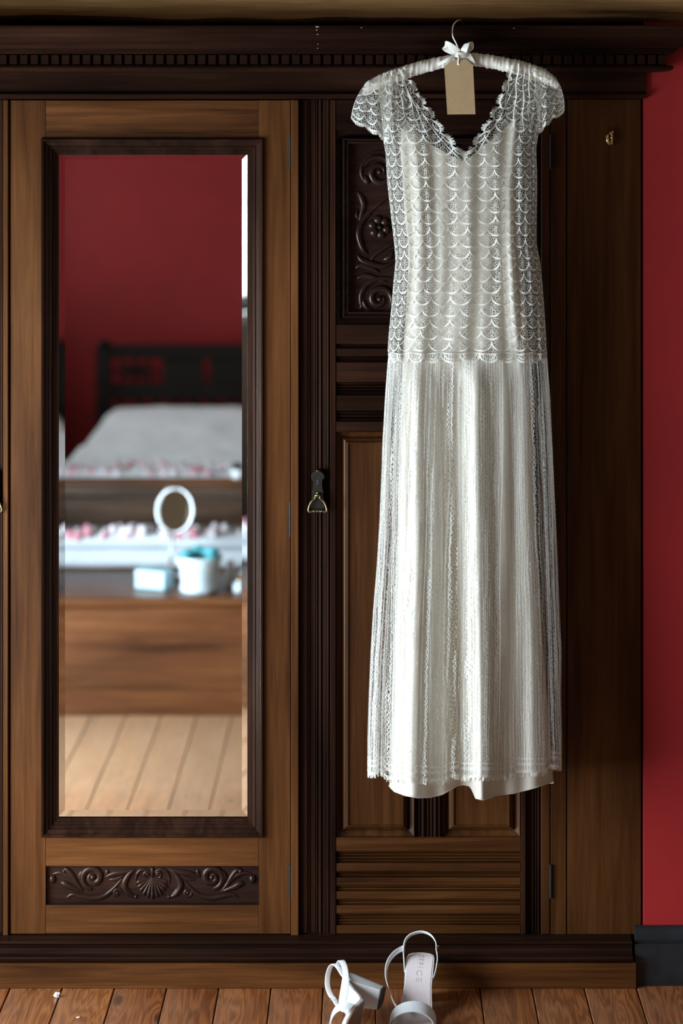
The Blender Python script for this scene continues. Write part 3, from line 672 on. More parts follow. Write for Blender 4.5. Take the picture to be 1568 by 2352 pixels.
# ------------------------------------------------------------------ kraft tag
yt = YH-.024
tg = empty('gift_tag', P(1053, 140, yt), label='blank brown kraft card tag tied to the middle of the hanger', cat='tag')
pts = [(1036, 139), (1071, 136.5), (1086, 150), (1091.5, 262.5), (1027, 263), (1020, 153)]
b = MB(); b.ext_y([(X(a, yt)-tg.location.x, Z(c, yt)-tg.location.z) for a, c in pts], -.0004, .0004); b.build('card', 'kraft_card', tg)
b = MB(); b.tube(loc(tg, smoothpath([P(1052, 127, yt), P(1053, 133, yt-.003), P(1052, 140, yt-.002), P(1052, 147, yt-.0004)], 4)), .0013, 6); b.build('string', 'string_white', tg, smooth=True)
b = MB(); b.tube([(X(1052, yt)-tg.location.x, -.0009, Z(147.5, yt)-tg.location.z), (X(1052, yt)-tg.location.x, .0009, Z(147.5, yt)-tg.location.z)], .0021, 12); b.build('eyelet', 'string_white', tg)

# ------------------------------------------------------------------ wedding dress
dr = empty('wedding_dress', P(1066, 1800, YH), label='ivory lace wedding dress with scalloped bodice and cap sleeves on the padded hanger', cat='dress')
DO = dr.location.copy()
xlL = tab([(150, 872), (200, 868), (250, 874), (300, 879), (330, 881), (350, 885), (420, 889), (500, 898), (560, 905), (600, 908), (650, 903), (700, 899), (760, 893), (800, 890), (835, 892)])
xrL = tab([(150, 1246), (200, 1246), (250, 1243), (290, 1239), (340, 1231), (400, 1233), (450, 1233), (500, 1232), (560, 1232), (600, 1240), (650, 1245), (700, 1249), (760, 1253), (835, 1257)])
nkL = tab([(150, 925), (180, 930), (214, 947), (244, 969), (281, 992), (311, 1013), (339, 1038), (367, 1067)])
nkR = tab([(150, 1183), (165, 1181), (201, 1170), (238, 1154), (275, 1137), (305, 1114), (348, 1089), (367, 1068)])
depL = tab([(140, .016), (200, .020), (280, .030), (360, .040), (600, .038), (835, .046)])
# slip shape
slL = tab([(285, 931), (300, 921), (350, 919), (400, 924), (500, 929), (560, 937), (620, 937), (700, 932), (760, 928), (830, 925), (900, 922), (1025, 916), (1150, 914), (1270, 911), (1500, 903), (1800, 894), (1860, 894)])
slR = tab([(272, 1187), (300, 1188), (433, 1181), (548, 1188), (624, 1196), (701, 1205), (777, 1213), (830, 1220), (964, 1221), (1117, 1227), (1270, 1234), (1500, 1248), (1800, 1271), (1860, 1272)])
snL = tab([(285, 934), (290, 941), (330, 987), (360, 1039), (371, 1066)]); snR = tab([(272, 1185), (305, 1146), (345, 1100), (371, 1066)])
sdep = tab([(270, .020), (400, .030), (830, .036), (1300, .050), (1840, .062)])
FOLDS = [   # px at waist, px at hem, width, width, depth at waist, depth at hem
    (955, 945, 30, 42, .024, .045), (1093, 1106, 17, 22, .020, .042), (1042, 1058, 20, 24, -.014, -.034), (1165, 1170, 14, 26, .006, .008), (1205, 1232, 14, 24, .010, .016)]
def slip_d(x, v):
    a, c = slL(v), slR(v); cx, hw = (a+c)/2, (c-a)/2; uu = (x-cx)/hw
    if abs(uu) >= 1: return 0.0
    co = math.sqrt(1-uu*uu)**.6
    k = max(0, min(1, (v-830)/1000)); d = sdep(v)*co
    if v < 900:                       # princess seams of the bodice
        kk = sstep(900, 780, v)
        d += kk*(.010*math.exp(-((x-tabA(v))/20)**2)+.012*math.exp(-((x-tabB(v))/14)**2)-.007*math.exp(-((x-tabA(v)-38)/14)**2)-.006*math.exp(-((x-tabB(v)+26)/12)**2)+.002*math.sin(x*.11+v*.006))
    if v > 800:
        kk = sstep(800, 900, v)
        for (xa, xb_, wa, wb, da, db) in FOLDS:
            xx = xa+(xb_-xa)*k; ww = wa+(wb-wa)*k; d += kk*(da+(db-da)*k**1.3)*math.exp(-((x-xx)/ww)**2)*co**.5
        d += kk*.0012*math.sin(x*.16+1.5*math.sin(v*.004))*co
    return d
def slip_pt(u, v, back=False):       # u in [-1, 1]
    a, c = slL(v), slR(v); cx, hw = (a+c)/2, (c-a)/2; x = cx+hw*math.sin(u*PI/2); co = max(0, math.cos(u*PI/2))**.6
    return P(x, v, YH-slip_d(x, v) if not back else YH+sdep(v)*co*.7)
tabA = tab([(280, 925), (330, 945), (420, 962), (560, 968), (830, 962)]); tabB = tab([(280, 1186), (420, 1172), (560, 1172), (700, 1182), (830, 1195)])
hem = tab([(890, 1800), (897, 1810), (906, 1819), (930, 1828), (960, 1833), (990, 1832), (1015, 1826), (1038, 1813), (1050, 1806), (1064, 1803), (1078, 1806), (1086, 1816), (1090, 1834), (1108, 1838), (1128, 1834), (1134, 1828), (1180, 1823), (1230, 1810), (1262, 1799), (1272, 1794)])
SS = 150.0
def lace_pt(s, v, back=False, off=0.0):
    a, c = xlL(v), xrL(v); cx, hw = (a+c)/2, (c-a)/2; ph = max(-PI/2, min(PI/2, s/SS)); x = cx+hw*math.sin(ph)
    d = depL(v); co = max(0, math.cos(ph))**.6
    fold = .0035*math.sin(s*.085+.004*v+1.2*math.sin(v*.008))*sstep(200, 420, v)+.002*math.sin(s*.21+v*.01)
    if v < 330: fold += .004*math.sin(s*.35+v*.02)*sstep(330, 180, v)
    dd = d*co+fold*co
    if v > 285 and not back: dd = max(dd, slip_d(x, v)+.004)
    y = YH-(dd+off) if not back else YH+(d*.8*co+.5*fold*co+off)
    return P(x, v, y)
def s_of(x, v):
    a, c = xlL(v), xrL(v); u = (x-(a+c)/2)/((c-a)/2); return SS*math.asin(max(-1, min(1, u)))
V_BOT = 826
def scal(v, pit=31.0): return abs(math.sin(PI*(v-150)/pit))
def neck(v, left, back=False):
    if back: v = v-55
    if v >= 367: return None
    b_ = 9.5*scal(v)**.6
    return (nkL(v)+b_) if left else (nkR(v)-b_)
def sheet_uv(grid_fn, us, vs2, uvfn, keep=None):
    b = MB(); n = len(us); uvs = []
    for v in vs2:
        for u in us:
            b.v.append(tuple(grid_fn(u, v)-DO)); uvs.append(uvfn(u, v))
    for i in range(len(vs2)-1):
        for j in range(n-1):
            if keep is None or keep((us[j]+us[j+1])/2, (vs2[i]+vs2[i+1])/2): b.f.append((i*n+j, i*n+j+1, (i+1)*n+j+1, (i+1)*n+j))
    return b, uvs
SM = SS*PI/2
def in_bodice(s, v, back=False):
    p = lace_x(s, v)
    if v < HT(p)-1: return False
    nl, nr = neck(v, True, back), neck(v, False, back)
    if nl is None: return abs(s) < SM
    return p < nl or p > nr
def lace_x(s, v):
    a, c = xlL(v), xrL(v); return (a+c)/2+(c-a)/2*math.sin(max(-PI/2, min(PI/2, s/SS)))
for back in (False, True):
    bm_ = MB(); uvs = []
    vtop = 400 + (60 if back else 0)
    for left in (True, False):
        rows = [146+2.5*i for i in range(int((vtop-146)/2.5)+1)]+[vtop+6*i for i in range(1, int((V_BOT-vtop)/6)+1)]
        nu = 44; base = len(bm_.v); flags = []
        for v in rows:
            nk = neck(v, left, back); cs = 0.0 if nk is None else s_of(nk, v)
            for j in range(nu+1):
                u = j/nu; s = (-SM+(cs+SM)*u) if left else (cs+(SM-cs)*u)
                x_ = lace_x(s, v); vv = v
                p = lace_pt(s, v, back)
                h0 = HT(x_)
                if v < h0+14:                       # wraps over the padded bar
                    k = sstep(h0-2, h0+14, v); p.y = YH+(p.y-YH)*k
                bm_.v.append(tuple(p-DO)); uvs.append((s/100, v/100)); flags.append(v >= h0-2)
        n = nu+1
        for i in range(len(rows)-1):
            for j in range(nu):
                if flags[i*n+j] and flags[i*n+j+1]: a = base+i*n+j; bm_.f.append((a, a+1, a+n+1, a+n))
    bm_.build('bodice_lace_back' if back else 'bodice_lace_front', 'lace_net', dr, smooth=True, uv=uvs)

# cap sleeves: ruled from the hanger end to the flared hem
slL_top = [(908, 158), (880, 168), (856, 180), (838, 194)]; slL_hem = [(893, 322), (868, 304), (838, 288), (806, 272)]
slR_top = [(1222, 146), (1245, 156), (1264, 168), (1281, 186)]; slR_hem = [(1236, 300), (1252, 284), (1270, 268), (1296, 254)]
def sleeve_pt(side, u, w_, back=False, off=0.0):
    T, Hm = (slL_top, slL_hem) if side == 0 else (slR_top, slR_hem)
    k = [0, 1/3, 2/3, 1]
    tx, ty = np.interp(u, k, [a for a, c in T]), np.interp(u, k, [c for a, c in T]); hx, hy = np.interp(u, k, [a for a, c in Hm]), np.interp(u, k, [c for a, c in Hm])
    hy += 6*abs(math.sin(PI*u*3.0))-3
    e = w_**(.85); bow = math.sin(PI*w_)*(8 if side == 0 else -6)*u
    px = tx+(hx-tx)*e-bow*0.6; py = ty+(hy-ty)*w_
    rnd = math.sqrt(max(0, 1-u**3))
    y = YH-(.018+.030*math.sin(PI*.5*w_))*rnd*sstep(-.05, .12, w_)-off-.005*math.sin(u*16+w_*2)*w_*rnd
    if back: y = 2*YH-y
    return P(px, py, y)
for side in (0, 1):
    for back in (False, True):
        b, uvs = sheet_uv(lambda u, w_: sleeve_pt(side, u, w_, back), [i/30 for i in range(31)], [i/36 for i in range(37)], lambda u, w_: (u*1.05, w_*1.2))
        b.build('cap_sleeve', 'lace_net', dr, smooth=True, uv=uvs)

# embroidered scallops laid on the net (fish-scale arcs, a centre vein and fine ribs)
def ribbon(b, fn, pts, wid):
    m = len(pts); L = []; R = []
    for i in range(m):
        a = pts[max(i-1, 0)]; c = pts[min(i+1, m-1)]; tx, ty = c[0]-a[0], c[1]-a[1]; l = math.hypot(tx, ty) or 1
        wd = (wid[i] if hasattr(wid, '__len__') else wid)/2
        L.append(fn(pts[i][0]-ty/l*wd, pts[i][1]+tx/l*wd)); R.append(fn(pts[i][0]+ty/l*wd, pts[i][1]-tx/l*wd))
    n = len(b.v)
    for i in range(m): b.v += [tuple(L[i]-DO), tuple(R[i]-DO)]
    for i in range(m-1): b.f.append((n+2*i, n+2*i+1, n+2*i+3, n+2*i+2))
def scallops(b, fn, inside, s0, s1, v0, v1, R, rowp, wid=3.4, veins=True, odd=0):
    row = 0; v = v0
    while v < v1:
        s = s0+(R if (row+odd) % 2 else 0)
        while s < s1:
            pts = []; wd = []
            for k in range(15):
                t_ = PI*k/14; pts.append((s-R*math.cos(t_), v+R*.98*math.sin(t_))); wd.append(wid*(.55+.55*math.sin(t_)))
            runs = []; cur = []
            for p_, w_ in zip(pts, wd):
                if inside(*p_): cur.append((p_, w_))
                else:
                    if len(cur) > 1: runs.append(cur)
                    cur = []
            if len(cur) > 1: runs.append(cur)
            for r_ in runs: ribbon(b, fn, [a for a, _ in r_], [c for _, c in r_])
            if veins and inside(s, v) and inside(s, v+R*.9) and inside(s-R*.5, v+R*.5) and inside(s+R*.5, v+R*.5):
                for sg in (-1, 1):      # beaded centre vein
                    ribbon(b, fn, [(s+sg*(.3+2.3*abs(math.sin(k*PI/4))), v-2+R*.95*k/12) for k in range(13)], .7)
                for a in (-.7, .7):
                    ribbon(b, fn, [(s+math.sin(a)*R*.92*k/4+1.2*math.sin(k*2.1+s), v+math.cos(a)*R*.92*k/4) for k in range(5)], .6)
            s += 2*R
        v += rowp; row += 1
b = MB()
scallops(b, lambda s, v: lace_pt(s, v, False, .0014), lambda s, v: abs(s) < SM-2 and v < V_BOT-8 and in_bodice(s, v), -260, 262, 150, V_BOT, 20.5, 26.5)
b.build('scallop_embroidery', 'lace_thread', dr, smooth=True)
b = MB()
scallops(b, lambda s, v: lace_pt(s, v, True, .0014), lambda s, v: abs(s) < SM-2 and v < V_BOT-8 and in_bodice(s, v, True), -260, 262, 163, V_BOT, 20.5, 26.5, veins=False)
b.build('scallop_embroidery', 'lace_thread', dr, smooth=True)
for side in (0, 1):
    for back in (False, True):
        b = MB(); scallops(b, lambda s, v: sleeve_pt(side, s/100, v/130, back, .0014), lambda s, v: 1 < s < 99 and 10 < v < 129, -10, 112, 5, 128, 16, 24, 3.6, veins=not back)
        b.build('scallop_embroidery', 'lace_thread', dr, smooth=True)
# scalloped neckline cord with eyelash threads
b = MB(); fr = MB(); rnd = random.Random(3)
for left in (True, False):
    pts = []
    for i in range(170):
        v = 162+(367-162)*i/169; x_ = neck(v-.01, left)
        if v > HT(x_): pts.append((s_of(x_, v), v))
    ribbon(b, lambda s, v: lace_pt(s, v, False, .002), pts, 3.2)
    pts2 = [(s+(-1 if left else 1)*5.5, v) for s, v in pts]
    ribbon(b, lambda s, v: lace_pt(s, v, False, .002), [(s_of((nkL if left else nkR)(v)+(-9 if left else 9), v), v) for s, v in pts], 2.0)
    for (s, v) in pts:
        for _ in range(2):
            dx = (1 if left else -1)*rnd.uniform(4, 8.5); dv = rnd.uniform(-5, 3); sc_ = scal(v)
            if sc_ < .35: continue
            ribbon(fr, lambda a, c: lace_pt(a, c, False, .002), [(s, v), (s+dx*.5+rnd.uniform(-.7, .7), v+dv*.5), (s+dx, v+dv)], .75)
for side in (0, 1):
    for back in (False, True):
        pts = [(i/70*100, 129) for i in range(71)]
        ribbon(b, lambda s, v: sleeve_pt(side, s/100, v/130, back, .002), pts, 3.0)
        for i in range(90):
            s = rnd.uniform(0, 100); ribbon(fr, lambda s_, v: sleeve_pt(side, min(1, max(0, s_/100)), v/130, back, .002), [(s, 129), (s+rnd.uniform(-2, 2), 133), (s+rnd.uniform(-3, 3), 129+rnd.uniform(5, 10))], .8)
    ribbon(b, lambda s, v: sleeve_pt(side, s/100, v/130, False, .001), [(99.8, 2+i*127/30) for i in range(31)], 2.0)
b.build('scalloped_edge', 'lace_thread', dr, smooth=True)
tag(fr.build('eyelash_fringe', 'lace_thread', dr), kind='stuff')
# gathered creases running down from the shoulders
for left, lst in ((True, [(885, 168, 900, 330), (897, 164, 912, 300), (906, 160, 935, 290), (915, 158, 990, 330), (872, 174, 884, 320), (920, 160, 962, 300)]), (False, [(1175, 150, 1158, 250), (1190, 146, 1178, 290), (1203, 148, 1200, 300), (1214, 150, 1216, 300)])):
    b = MB()
    for (xa, va, xb_, vb) in lst:
        ribbon(b, lambda s, v: lace_pt(s, v, False, .004), [(s_of(xa+(xb_-xa)*k/16+1.5*math.sin(k*.9), va+(vb-va)*k/16), va+(vb-va)*k/16) for k in range(17)], [1.6+1.8*(1-k/16) for k in range(17)])
    b.build('gathers', 'lace_thread', dr, smooth=True)

# satin slip
for back in (False, True):
    b = MB(); nu = 120; cnt = 0
    if not back:
        for left in (True, False):     # V-neck part above the point of the neckline
            v0 = 285 if left else 272; rows = [v0+(372-v0)*i/26 for i in range(27)]; n = 31; base = len(b.v)
            for v in rows:
                a, c = slL(v), slR(v); cx, hw = (a+c)/2, (c-a)/2
                xn = snL(v) if left else snR(v); un = math.asin(max(-1, min(1, (xn-cx)/hw)))/(PI/2)
                for j in range(n):
                    t_ = j/(n-1); u = -1+(un+1)*t_ if left else un+(1-un)*t_; b.v.append(tuple(slip_pt(u, v)-DO))
            for i in range(26):
                for j in range(n-1): a = base+i*n+j; b.f.append((a, a+1, a+n+1, a+n))
    v0 = 371.5 if not back else 380
    rows = 240; base = len(b.v)
    for i in range(rows+1):
        t_ = i/rows
        for j in range(nu+1):
            u = -1+2*j/nu; vm = v0+(1800-v0)*t_; x_ = (slL(vm)+slR(vm))/2+(slR(vm)-slL(vm))/2*math.sin(u*PI/2)
            ve = hem(x_) if not back else 1800; v = v0+(ve-v0)*t_
            p = slip_pt(u, v, back)
            b.v.append(tuple(p-DO))
    for i in range(rows):
        for j in range(nu): a = base+i*(nu+1)+j; b.f.append((a, a+1, a+nu+2, a+nu+1))
    b.build('slip_back' if back else 'slip_front', 'slip_satin', dr, smooth=True)
# rolled hem of the slip
b = MB(); pts = []
for j in range(121):
    u = -1+2*j/120; x_ = (slL(1800)+slR(1800))/2+(slR(1800)-slL(1800))/2*math.sin(u*PI/2); pts.append(slip_pt(u, hem(x_)-1.5)-DO)
b.tube(pts, .0017, 6); b.build('slip_hem', 'slip_satin', dr, smooth=True)

# lace overskirt: gathered at the hip seam into deep folds
skL = tab([(822, 893), (850, 890), (900, 886), (1000, 880), (1100, 876), (1200, 872), (1300, 866), (1400, 858), (1500, 852), (1600, 848), (1700, 845), (1800, 845)])
skR = tab([(822, 1256), (850, 1258), (900, 1262), (1000, 1267), (1100, 1271), (1200, 1276), (1300, 1280), (1400, 1284), (1500, 1288), (1600, 1288), (1700, 1290), (1800, 1289)])
skd = tab([(822, .046), (900, .046), (1200, .050), (1800, .060)])
lhem = tab([(840, 1778), (862, 1780), (880, 1774), (895, 1790), (950, 1792), (1022, 1797), (1040, 1782), (1066, 1786), (1150, 1786), (1200, 1778), (1250, 1774), (1256, 1758), (1290, 1762)])
def skirt_pt(s, v, back=False, off=0.0):      # s in [-1, 1]
    a, c = skL(v), skR(v); cx, hw = (a+c)/2, (c-a)/2; k = (v-822)/970
    am = sstep(-.03, .55, k)
    am *= .25+.35*(.5+.5*math.sin(7.3*s+2.0)*math.cos(3.7*s))
    ph = 2*PI*(5.1*s+.75*math.sin(3.1*s+1)+.22*math.sin(9*s))+(.8 if not back else 2.1)+.5*math.sin(v*.0022+s*3)
    x = cx+hw*math.sin(s*PI/2)+(4.0+8.0*am)*.8*math.sin(ph)*math.cos(s*PI/2)**.7+3*(1-am)*math.sin(ph*3.3)
    x = max(a, min(c, x)) if abs(s) > .97 else x
    co = max(0, math.cos(s*PI/2))**.55
    d = skd(v)*co
    if not back: d = max(d, slip_d(x, v)+.008)
    d += (.004+.009*am)*math.cos(ph)*co+.0015*math.sin(ph*4.1+v*.003)*co
    if not back: d = max(d, slip_d(x, v)+.003)
    d += off
    return P(x, v, YH-d if not back else YH+d*.8)
for back in (False, True):
    b = MB(); uvs = []; nu = 420; rows = 90
    us = [-1+2*j/nu for j in range(nu+1)]
    for i in range(rows+1):
        t_ = i/rows
        for s in us:
            vm = 822+960*t_; px = (skL(vm)+skR(vm))/2+(skR(vm)-skL(vm))/2*math.sin(s*PI/2)
            hv = lhem(px) if not back else 1772; v = 822+(hv-822)*t_
            b.v.append(tuple(skirt_pt(s, v, back)-DO)); uvs.append((s*3.1*(1+.0*t_), t_*9.5))
    for i in range(rows):
        for j in range(nu): a = i*(nu+1)+j; b.f.append((a, a+1, a+nu+2, a+nu+1))
    b.build('skirt_lace_back' if back else 'skirt_lace_front', 'lace_skirt_net', dr, smooth=True, uv=uvs)
# deep folds lapped over the skirt front, each with its own hard edge
def skirt_d(px, v):
    a, c = skL(v), skR(v); uu = max(-1, min(1, (px-(a+c)/2)/((c-a)/2))); co = math.sqrt(1-uu*uu)**.55
    return max(skd(v)*co, slip_d(px, v)+.008)+.004
LAPS = [((850, 972), (1795, 988), (850, 1010), (1795, 1023), 1796, 0), ((850, 1058), (1795, 1064), (850, 1156), (1795, 1145), 1787, .2), ((850, 1178), (1795, 1186), (850, 1219), (1795, 1252), 1775, .4),
        ((840, 893), (1795, 846), (840, 904), (1795, 866), 1780, .6), ((840, 1240), (1795, 1270), (840, 1257), (1795, 1289), 1764, .8), ((850, 905), (1795, 892), (850, 925), (1795, 940), 1791, .3)]
eb = MB()
for (a0, a1, c0, c1, hv, ph0) in LAPS:
    fa, fc = tab([a0, a1]), tab([c0, c1]); b = MB(); uvs = []; nu, rows = 26, 90
    def lp(u, v, off=0.0, fa=fa, fc=fc, ph0=ph0):
        xa, xc = fa(v), fc(v); wob = 1.5*math.sin(v*.012+ph0*9)
        px = xa+(xc-xa)*u+wob*u; px = min(max(px, skL(v)+.3), skR(v)-.3)
        d = skirt_d(px, v)+.003+.006*math.sin(PI*min(1, .15+u*.85))*sstep(830, 1000, v)+off
        return P(px, v, YH-d)
    for i in range(rows+1):
        v = 826+(hv-826)*i/rows
        for j in range(nu+1): b.v.append(tuple(lp(j/nu, v)-DO)); uvs.append((ph0+j/nu*(fc(1400)-fa(1400))/70, i/rows*9.5))
    for i in range(rows):
        for j in range(nu): a = i*(nu+1)+j; b.f.append((a, a+1, a+nu+2, a+nu+1))
    b.build('skirt_fold', 'lace_skirt_net', dr, smooth=True, uv=uvs)
    eb = MB(); ribbon(eb, lambda u, v: lp(u/100, v, .001), [(98.5, 830+(hv-832)*i/60) for i in range(61)], 110/(fc(1400)-fa(1400))); eb.build('fold_edge', 'lace_thread', dr, smooth=True)
# scalloped band over the hip seam
b = MB()
for back in (False, True):
    fn = lambda s, v: lace_pt(s, v, back, .0025)
    ribbon(b, fn, [(-SM+2+(2*SM-4)*i/90, 812+1.5*math.sin(i*.5)) for i in range(91)], 2.6)
    k = 0; s = -SM+18
    while s < SM-14:
        pts = [(s-19*math.cos(PI*i/14), 813+19*math.sin(PI*i/14)) for i in range(15)]
        pts = [(max(-SM+1, min(SM-1, a)), c) for a, c in pts]
        ribbon(b, fn, pts, 4.2); ribbon(b, fn, [(s-12*math.cos(PI*i/14), 813+12*math.sin(PI*i/14)) for i in range(15)], 2.0)
        for a in range(-3, 4): ribbon(b, fn, [(s+a*4.2, 813), (s+a*4.4+1.5, 820), (s+a*4.0, 813+18*math.sqrt(max(.05, 1-(a/4.6)**2)))], 1.3)
        s += 37
b.build('hip_scallop_band', 'lace_thread', dr, smooth=True)
# eyelash fringe along the lace hem
fr = MB(); rnd = random.Random(9)
for i in range(620):
    s = rnd.uniform(-.99, .99); px = (skL(1782)+skR(1782))/2+(skR(1782)-skL(1782))/2*math.sin(s*PI/2); hv = lhem(px)
    ribbon(fr, lambda a, c: skirt_pt(a/100, c, False, .001), [(s*100, hv-3), (s*100+rnd.uniform(-.3, .3), hv+3), (s*100+rnd.uniform(-.5, .5), hv+rnd.uniform(4, 9))], .22)
tag(fr.build('hem_fringe', 'lace_thread', dr), kind='stuff')

# ------------------------------------------------------------------ sandals
def zprof(y):        # insole height along the shoe, heel at y=0, toe at y=.235
    t_ = y/.235
    return .012+.070*(1-sstep(.10, .66, t_))+.004*sstep(.85, 1, t_)
wprof = tab([(-.002, .004), (.000, .012), (.004, .019), (.012, .0245), (.025, .0270), (.05, .0275), (.09, .0265), (.13, .031), (.165, .0375), (.195, .0395), (.22, .035), (.237, .024), (.245, .013), (.248, .004)])
def sandal(label, flip):
    e = empty('sandal', (0, 0, 0), label=label, cat='shoe')
    fx = -1 if flip else 1
    def sole(dz0, dz1, scale, name, mat):
        b = MB(); ys = [-.002+.250*i/60 for i in range(61)]; m = 9
        for dz in (dz0, dz1):
            for y in ys:
                w_ = wprof(y)*scale
                for k in range(m): ya = y*(.5+.5*scale)+.118*(.5-.5*scale); b.v.append((fx*(-w_+2*w_*k/(m-1)), ya, zprof(ya)+dz))
        nn = 61*m
        for i in range(60):
            for k in range(m-1):
                a = i*m+k; b.f.append((a, a+m, a+m+1, a+1)); b.f.append((nn+a, nn+a+1, nn+a+m+1, nn+a+m))
            for k in (0, m-1): a = i*m+k; b.f.append((a, a+m, nn+a+m, nn+a))
        for i in (0, 60):
            for k in range(m-1): a = i*m+k; b.f.append((a, a+1, nn+a+1, nn+a))
        return b.build(name, mat, e, auto=40, recalc=True)
    sole(-.009, -.006, .99, 'outsole', 'sole_tan'); sole(-.006, .0, 1.0, 'midsole', 'white_leather'); sole(.0, .0012, .90, 'insole', 'insole_leather')
    # block heel
    b = MB(); n = 14; rings = []
    for (zz, k) in ((0.0, 0), (.003, 0), (.035, .5), (.0735, 1)):
        ring = []
        w_ = .0195+.006*k; yb0 = .006-.006*k+.002; yf = .042+.013*k
        ring = [(-w_*.55, yb0), (w_*.55, yb0), (w_*.92, yb0+.008), (w_, yb0+.018), (w_, yf), (-w_, yf), (-w_, yb0+.018), (-w_*.92, yb0+.008)]
        rings.append([(fx*a, c, zz if k < 1 else min(zz, zprof(c)-.0085)) for a, c in ring])
    for r_ in rings[1:]: b.v += r_
    m = 8
    for i in range(2):
        for k in range(m): b.f.append((i*m+k, i*m+(k+1)%m, (i+1)*m+(k+1)%m, (i+1)*m+k))
    b.f += [tuple(range(m)), tuple(range(2*m, 3*m))]
    b.build('block_heel', 'white_leather', e, auto=35, recalc=True)
    b = MB(); b.v += rings[0]+rings[1]; b.f += [(k, (k+1)%m, (k+1)%m+m, k+m) for k in range(m)]+[tuple(range(m)), tuple(range(m, 2*m))]; b.build('heel_tip', 'heel_rubber', e, recalc=True)
    # toe strap
    pts = []; 
    for i in range(21):
        a = PI*i/20; pts.append((fx*(.0425*math.cos(a)), .206+.006*math.cos(a)-.004*math.sin(a), .010+.038*math.sin(a)**.8))
    b = MB(); b.band(pts, (0, 1, -.25), .034, .0018); b.build('toe_strap', 'white_leather', e, auto=40)
    # ankle strap standing up behind the heel
    S = lambda l, n_=6: smoothpath([(fx*a, c, d) for a, c, d in l], n_)
    b = MB(); b.band(S([(.0275, .060, .062), (.030, .046, .078), (.033, .026, .094), (.031, .010, .108), (.020, .0, .117), (.0, -.005, .121), (-.018, .0, .117), (-.029, .010, .106), (-.031, .022, .094)]), (.1, .75, .65), .0105, .0018); b.build('ankle_strap', 'white_leather', e, auto=40)
    b = MB(); b.band(S([(-.031, .022, .094), (-.034, .036, .082), (-.032, .056, .066), (-.0285, .070, .056)]), (0, .75, .65), .0105, .0018); b.build('ankle_strap', 'white_leather', e, auto=40)
    b = MB(); b.band(S([(.034, .020, .097), (.050, .036, .091), (.061, .062, .080), (.061, .094, .064), (.050, .130, .048), (.038, .165, .038), (.031, .180, .038)]), (.25, .3, .9), .0105, .0018); b.build('side_strap', 'white_leather', e, auto=40)
    b = MB(); q0 = [(-.0325+.001, .018+.010*math.cos(a), .096+.006*math.sin(a)) for a in [2*PI*k/12 for k in range(13)]]; b.tube([(fx*a, c, d) for a, c, d in q0], .0011, 6); b.tube([(fx*-.033, .018, .096), (fx*-.033, .030, .090)], .0009, 6); b.blob((fx*-.033, .012, .100), (.003, .003, .003)); b.build('buckle', 'steel', e, smooth=True)
    return e
def stamp(e):
    cu = bpy.data.curves.new('stamp', 'FONT'); cu.body = 'OFFICE'; cu.size = .016; cu.space_character = 1.35; cu.align_x = 'LEFT'; cu.align_y = 'CENTER'
    to = bpy.data.objects.new('stamp', cu); C.objects.link(to); bpy.context.view_layer.update()
    me = bpy.data.meshes.new_from_object(to.evaluated_get(bpy.context.evaluated_depsgraph_get())); bpy.data.objects.remove(to)
    for v in me.vertices:
        lx, ly = -v.co.y, .018+v.co.x; v.co = (lx, ly, zprof(ly)+.0017)
    me.materials.clear(); me.materials.append(M['stamp_ink']); o = link('stamp', me, e); o['label'] = 'faint lettering stamped along the insole'
sR = sandal('white heeled sandal standing upright with its insole showing', False); stamp(sR)
sR.rotation_euler = (0, 0, PI+math.radians(-6)); sR.location = (X(968, -.085), -.078, .0)
sL = sandal('white heeled sandal tipped over on its side with the heel sticking out', True)
def orient(o, yaw, zdir, at):
    y_ = Vector((0, -1, 0)); z_ = Vector(zdir).normalized(); z_ = (z_-y_*z_.dot(y_)).normalized(); x_ = y_.cross(z_)
    m3 = Matrix((x_, y_, z_)).transposed(); m3 = Matrix.Rotation(yaw, 3, 'Z') @ m3
    zmin = min((m3 @ v.co).z for ch in o.children for v in ch.data.vertices)
    o.rotation_euler = m3.to_euler(); o.location = (at[0], at[1], -zmin+.0005)
orient(sL, math.radians(-17), (-.97, 0, .16), (X(886, -.09), -.188))
# paper scraps on the boards
for (px, py, s_, lb) in ((130, 2291, .0065, 'tiny crumpled scrap of white paper on the floorboards'), (179, 2338, .004, 'flat shred of white paper lying on the floorboards')):
    d = F_PX*H/(py-VY); y = d-D0; b = MB(); r = random.Random(px); vs_ = []
    for i in range(5):
        for j in range(8):
            th = PI*i/4; a = 2*PI*j/8; rr = s_*(1+.5*r.uniform(-1, 1)); vs_.append((rr*math.sin(th)*math.cos(a), rr*math.sin(th)*math.sin(a)*.7, max(0, s_*.7+rr*math.cos(th)*.7)*(1 if s_ > .005 else .3)))
    b.add(vs_, [(i*8+j, i*8+(j+1)%8, (i+1)*8+(j+1)%8, (i+1)*8+j) for i in range(4) for j in range(8)])
    o = b.build('paper_scrap', 'scrap_white'); o.location = (X(px, y), y, 0.0003); tag(o, lb, 'paper scrap')

# ------------------------------------------------------------------ the bedroom seen in the mirror
def MX(px, Y): return (px-VX)*(D0-Y)/F_PX
def MZ(py, Y): return H-(py-VY)*(D0-Y)/F_PX
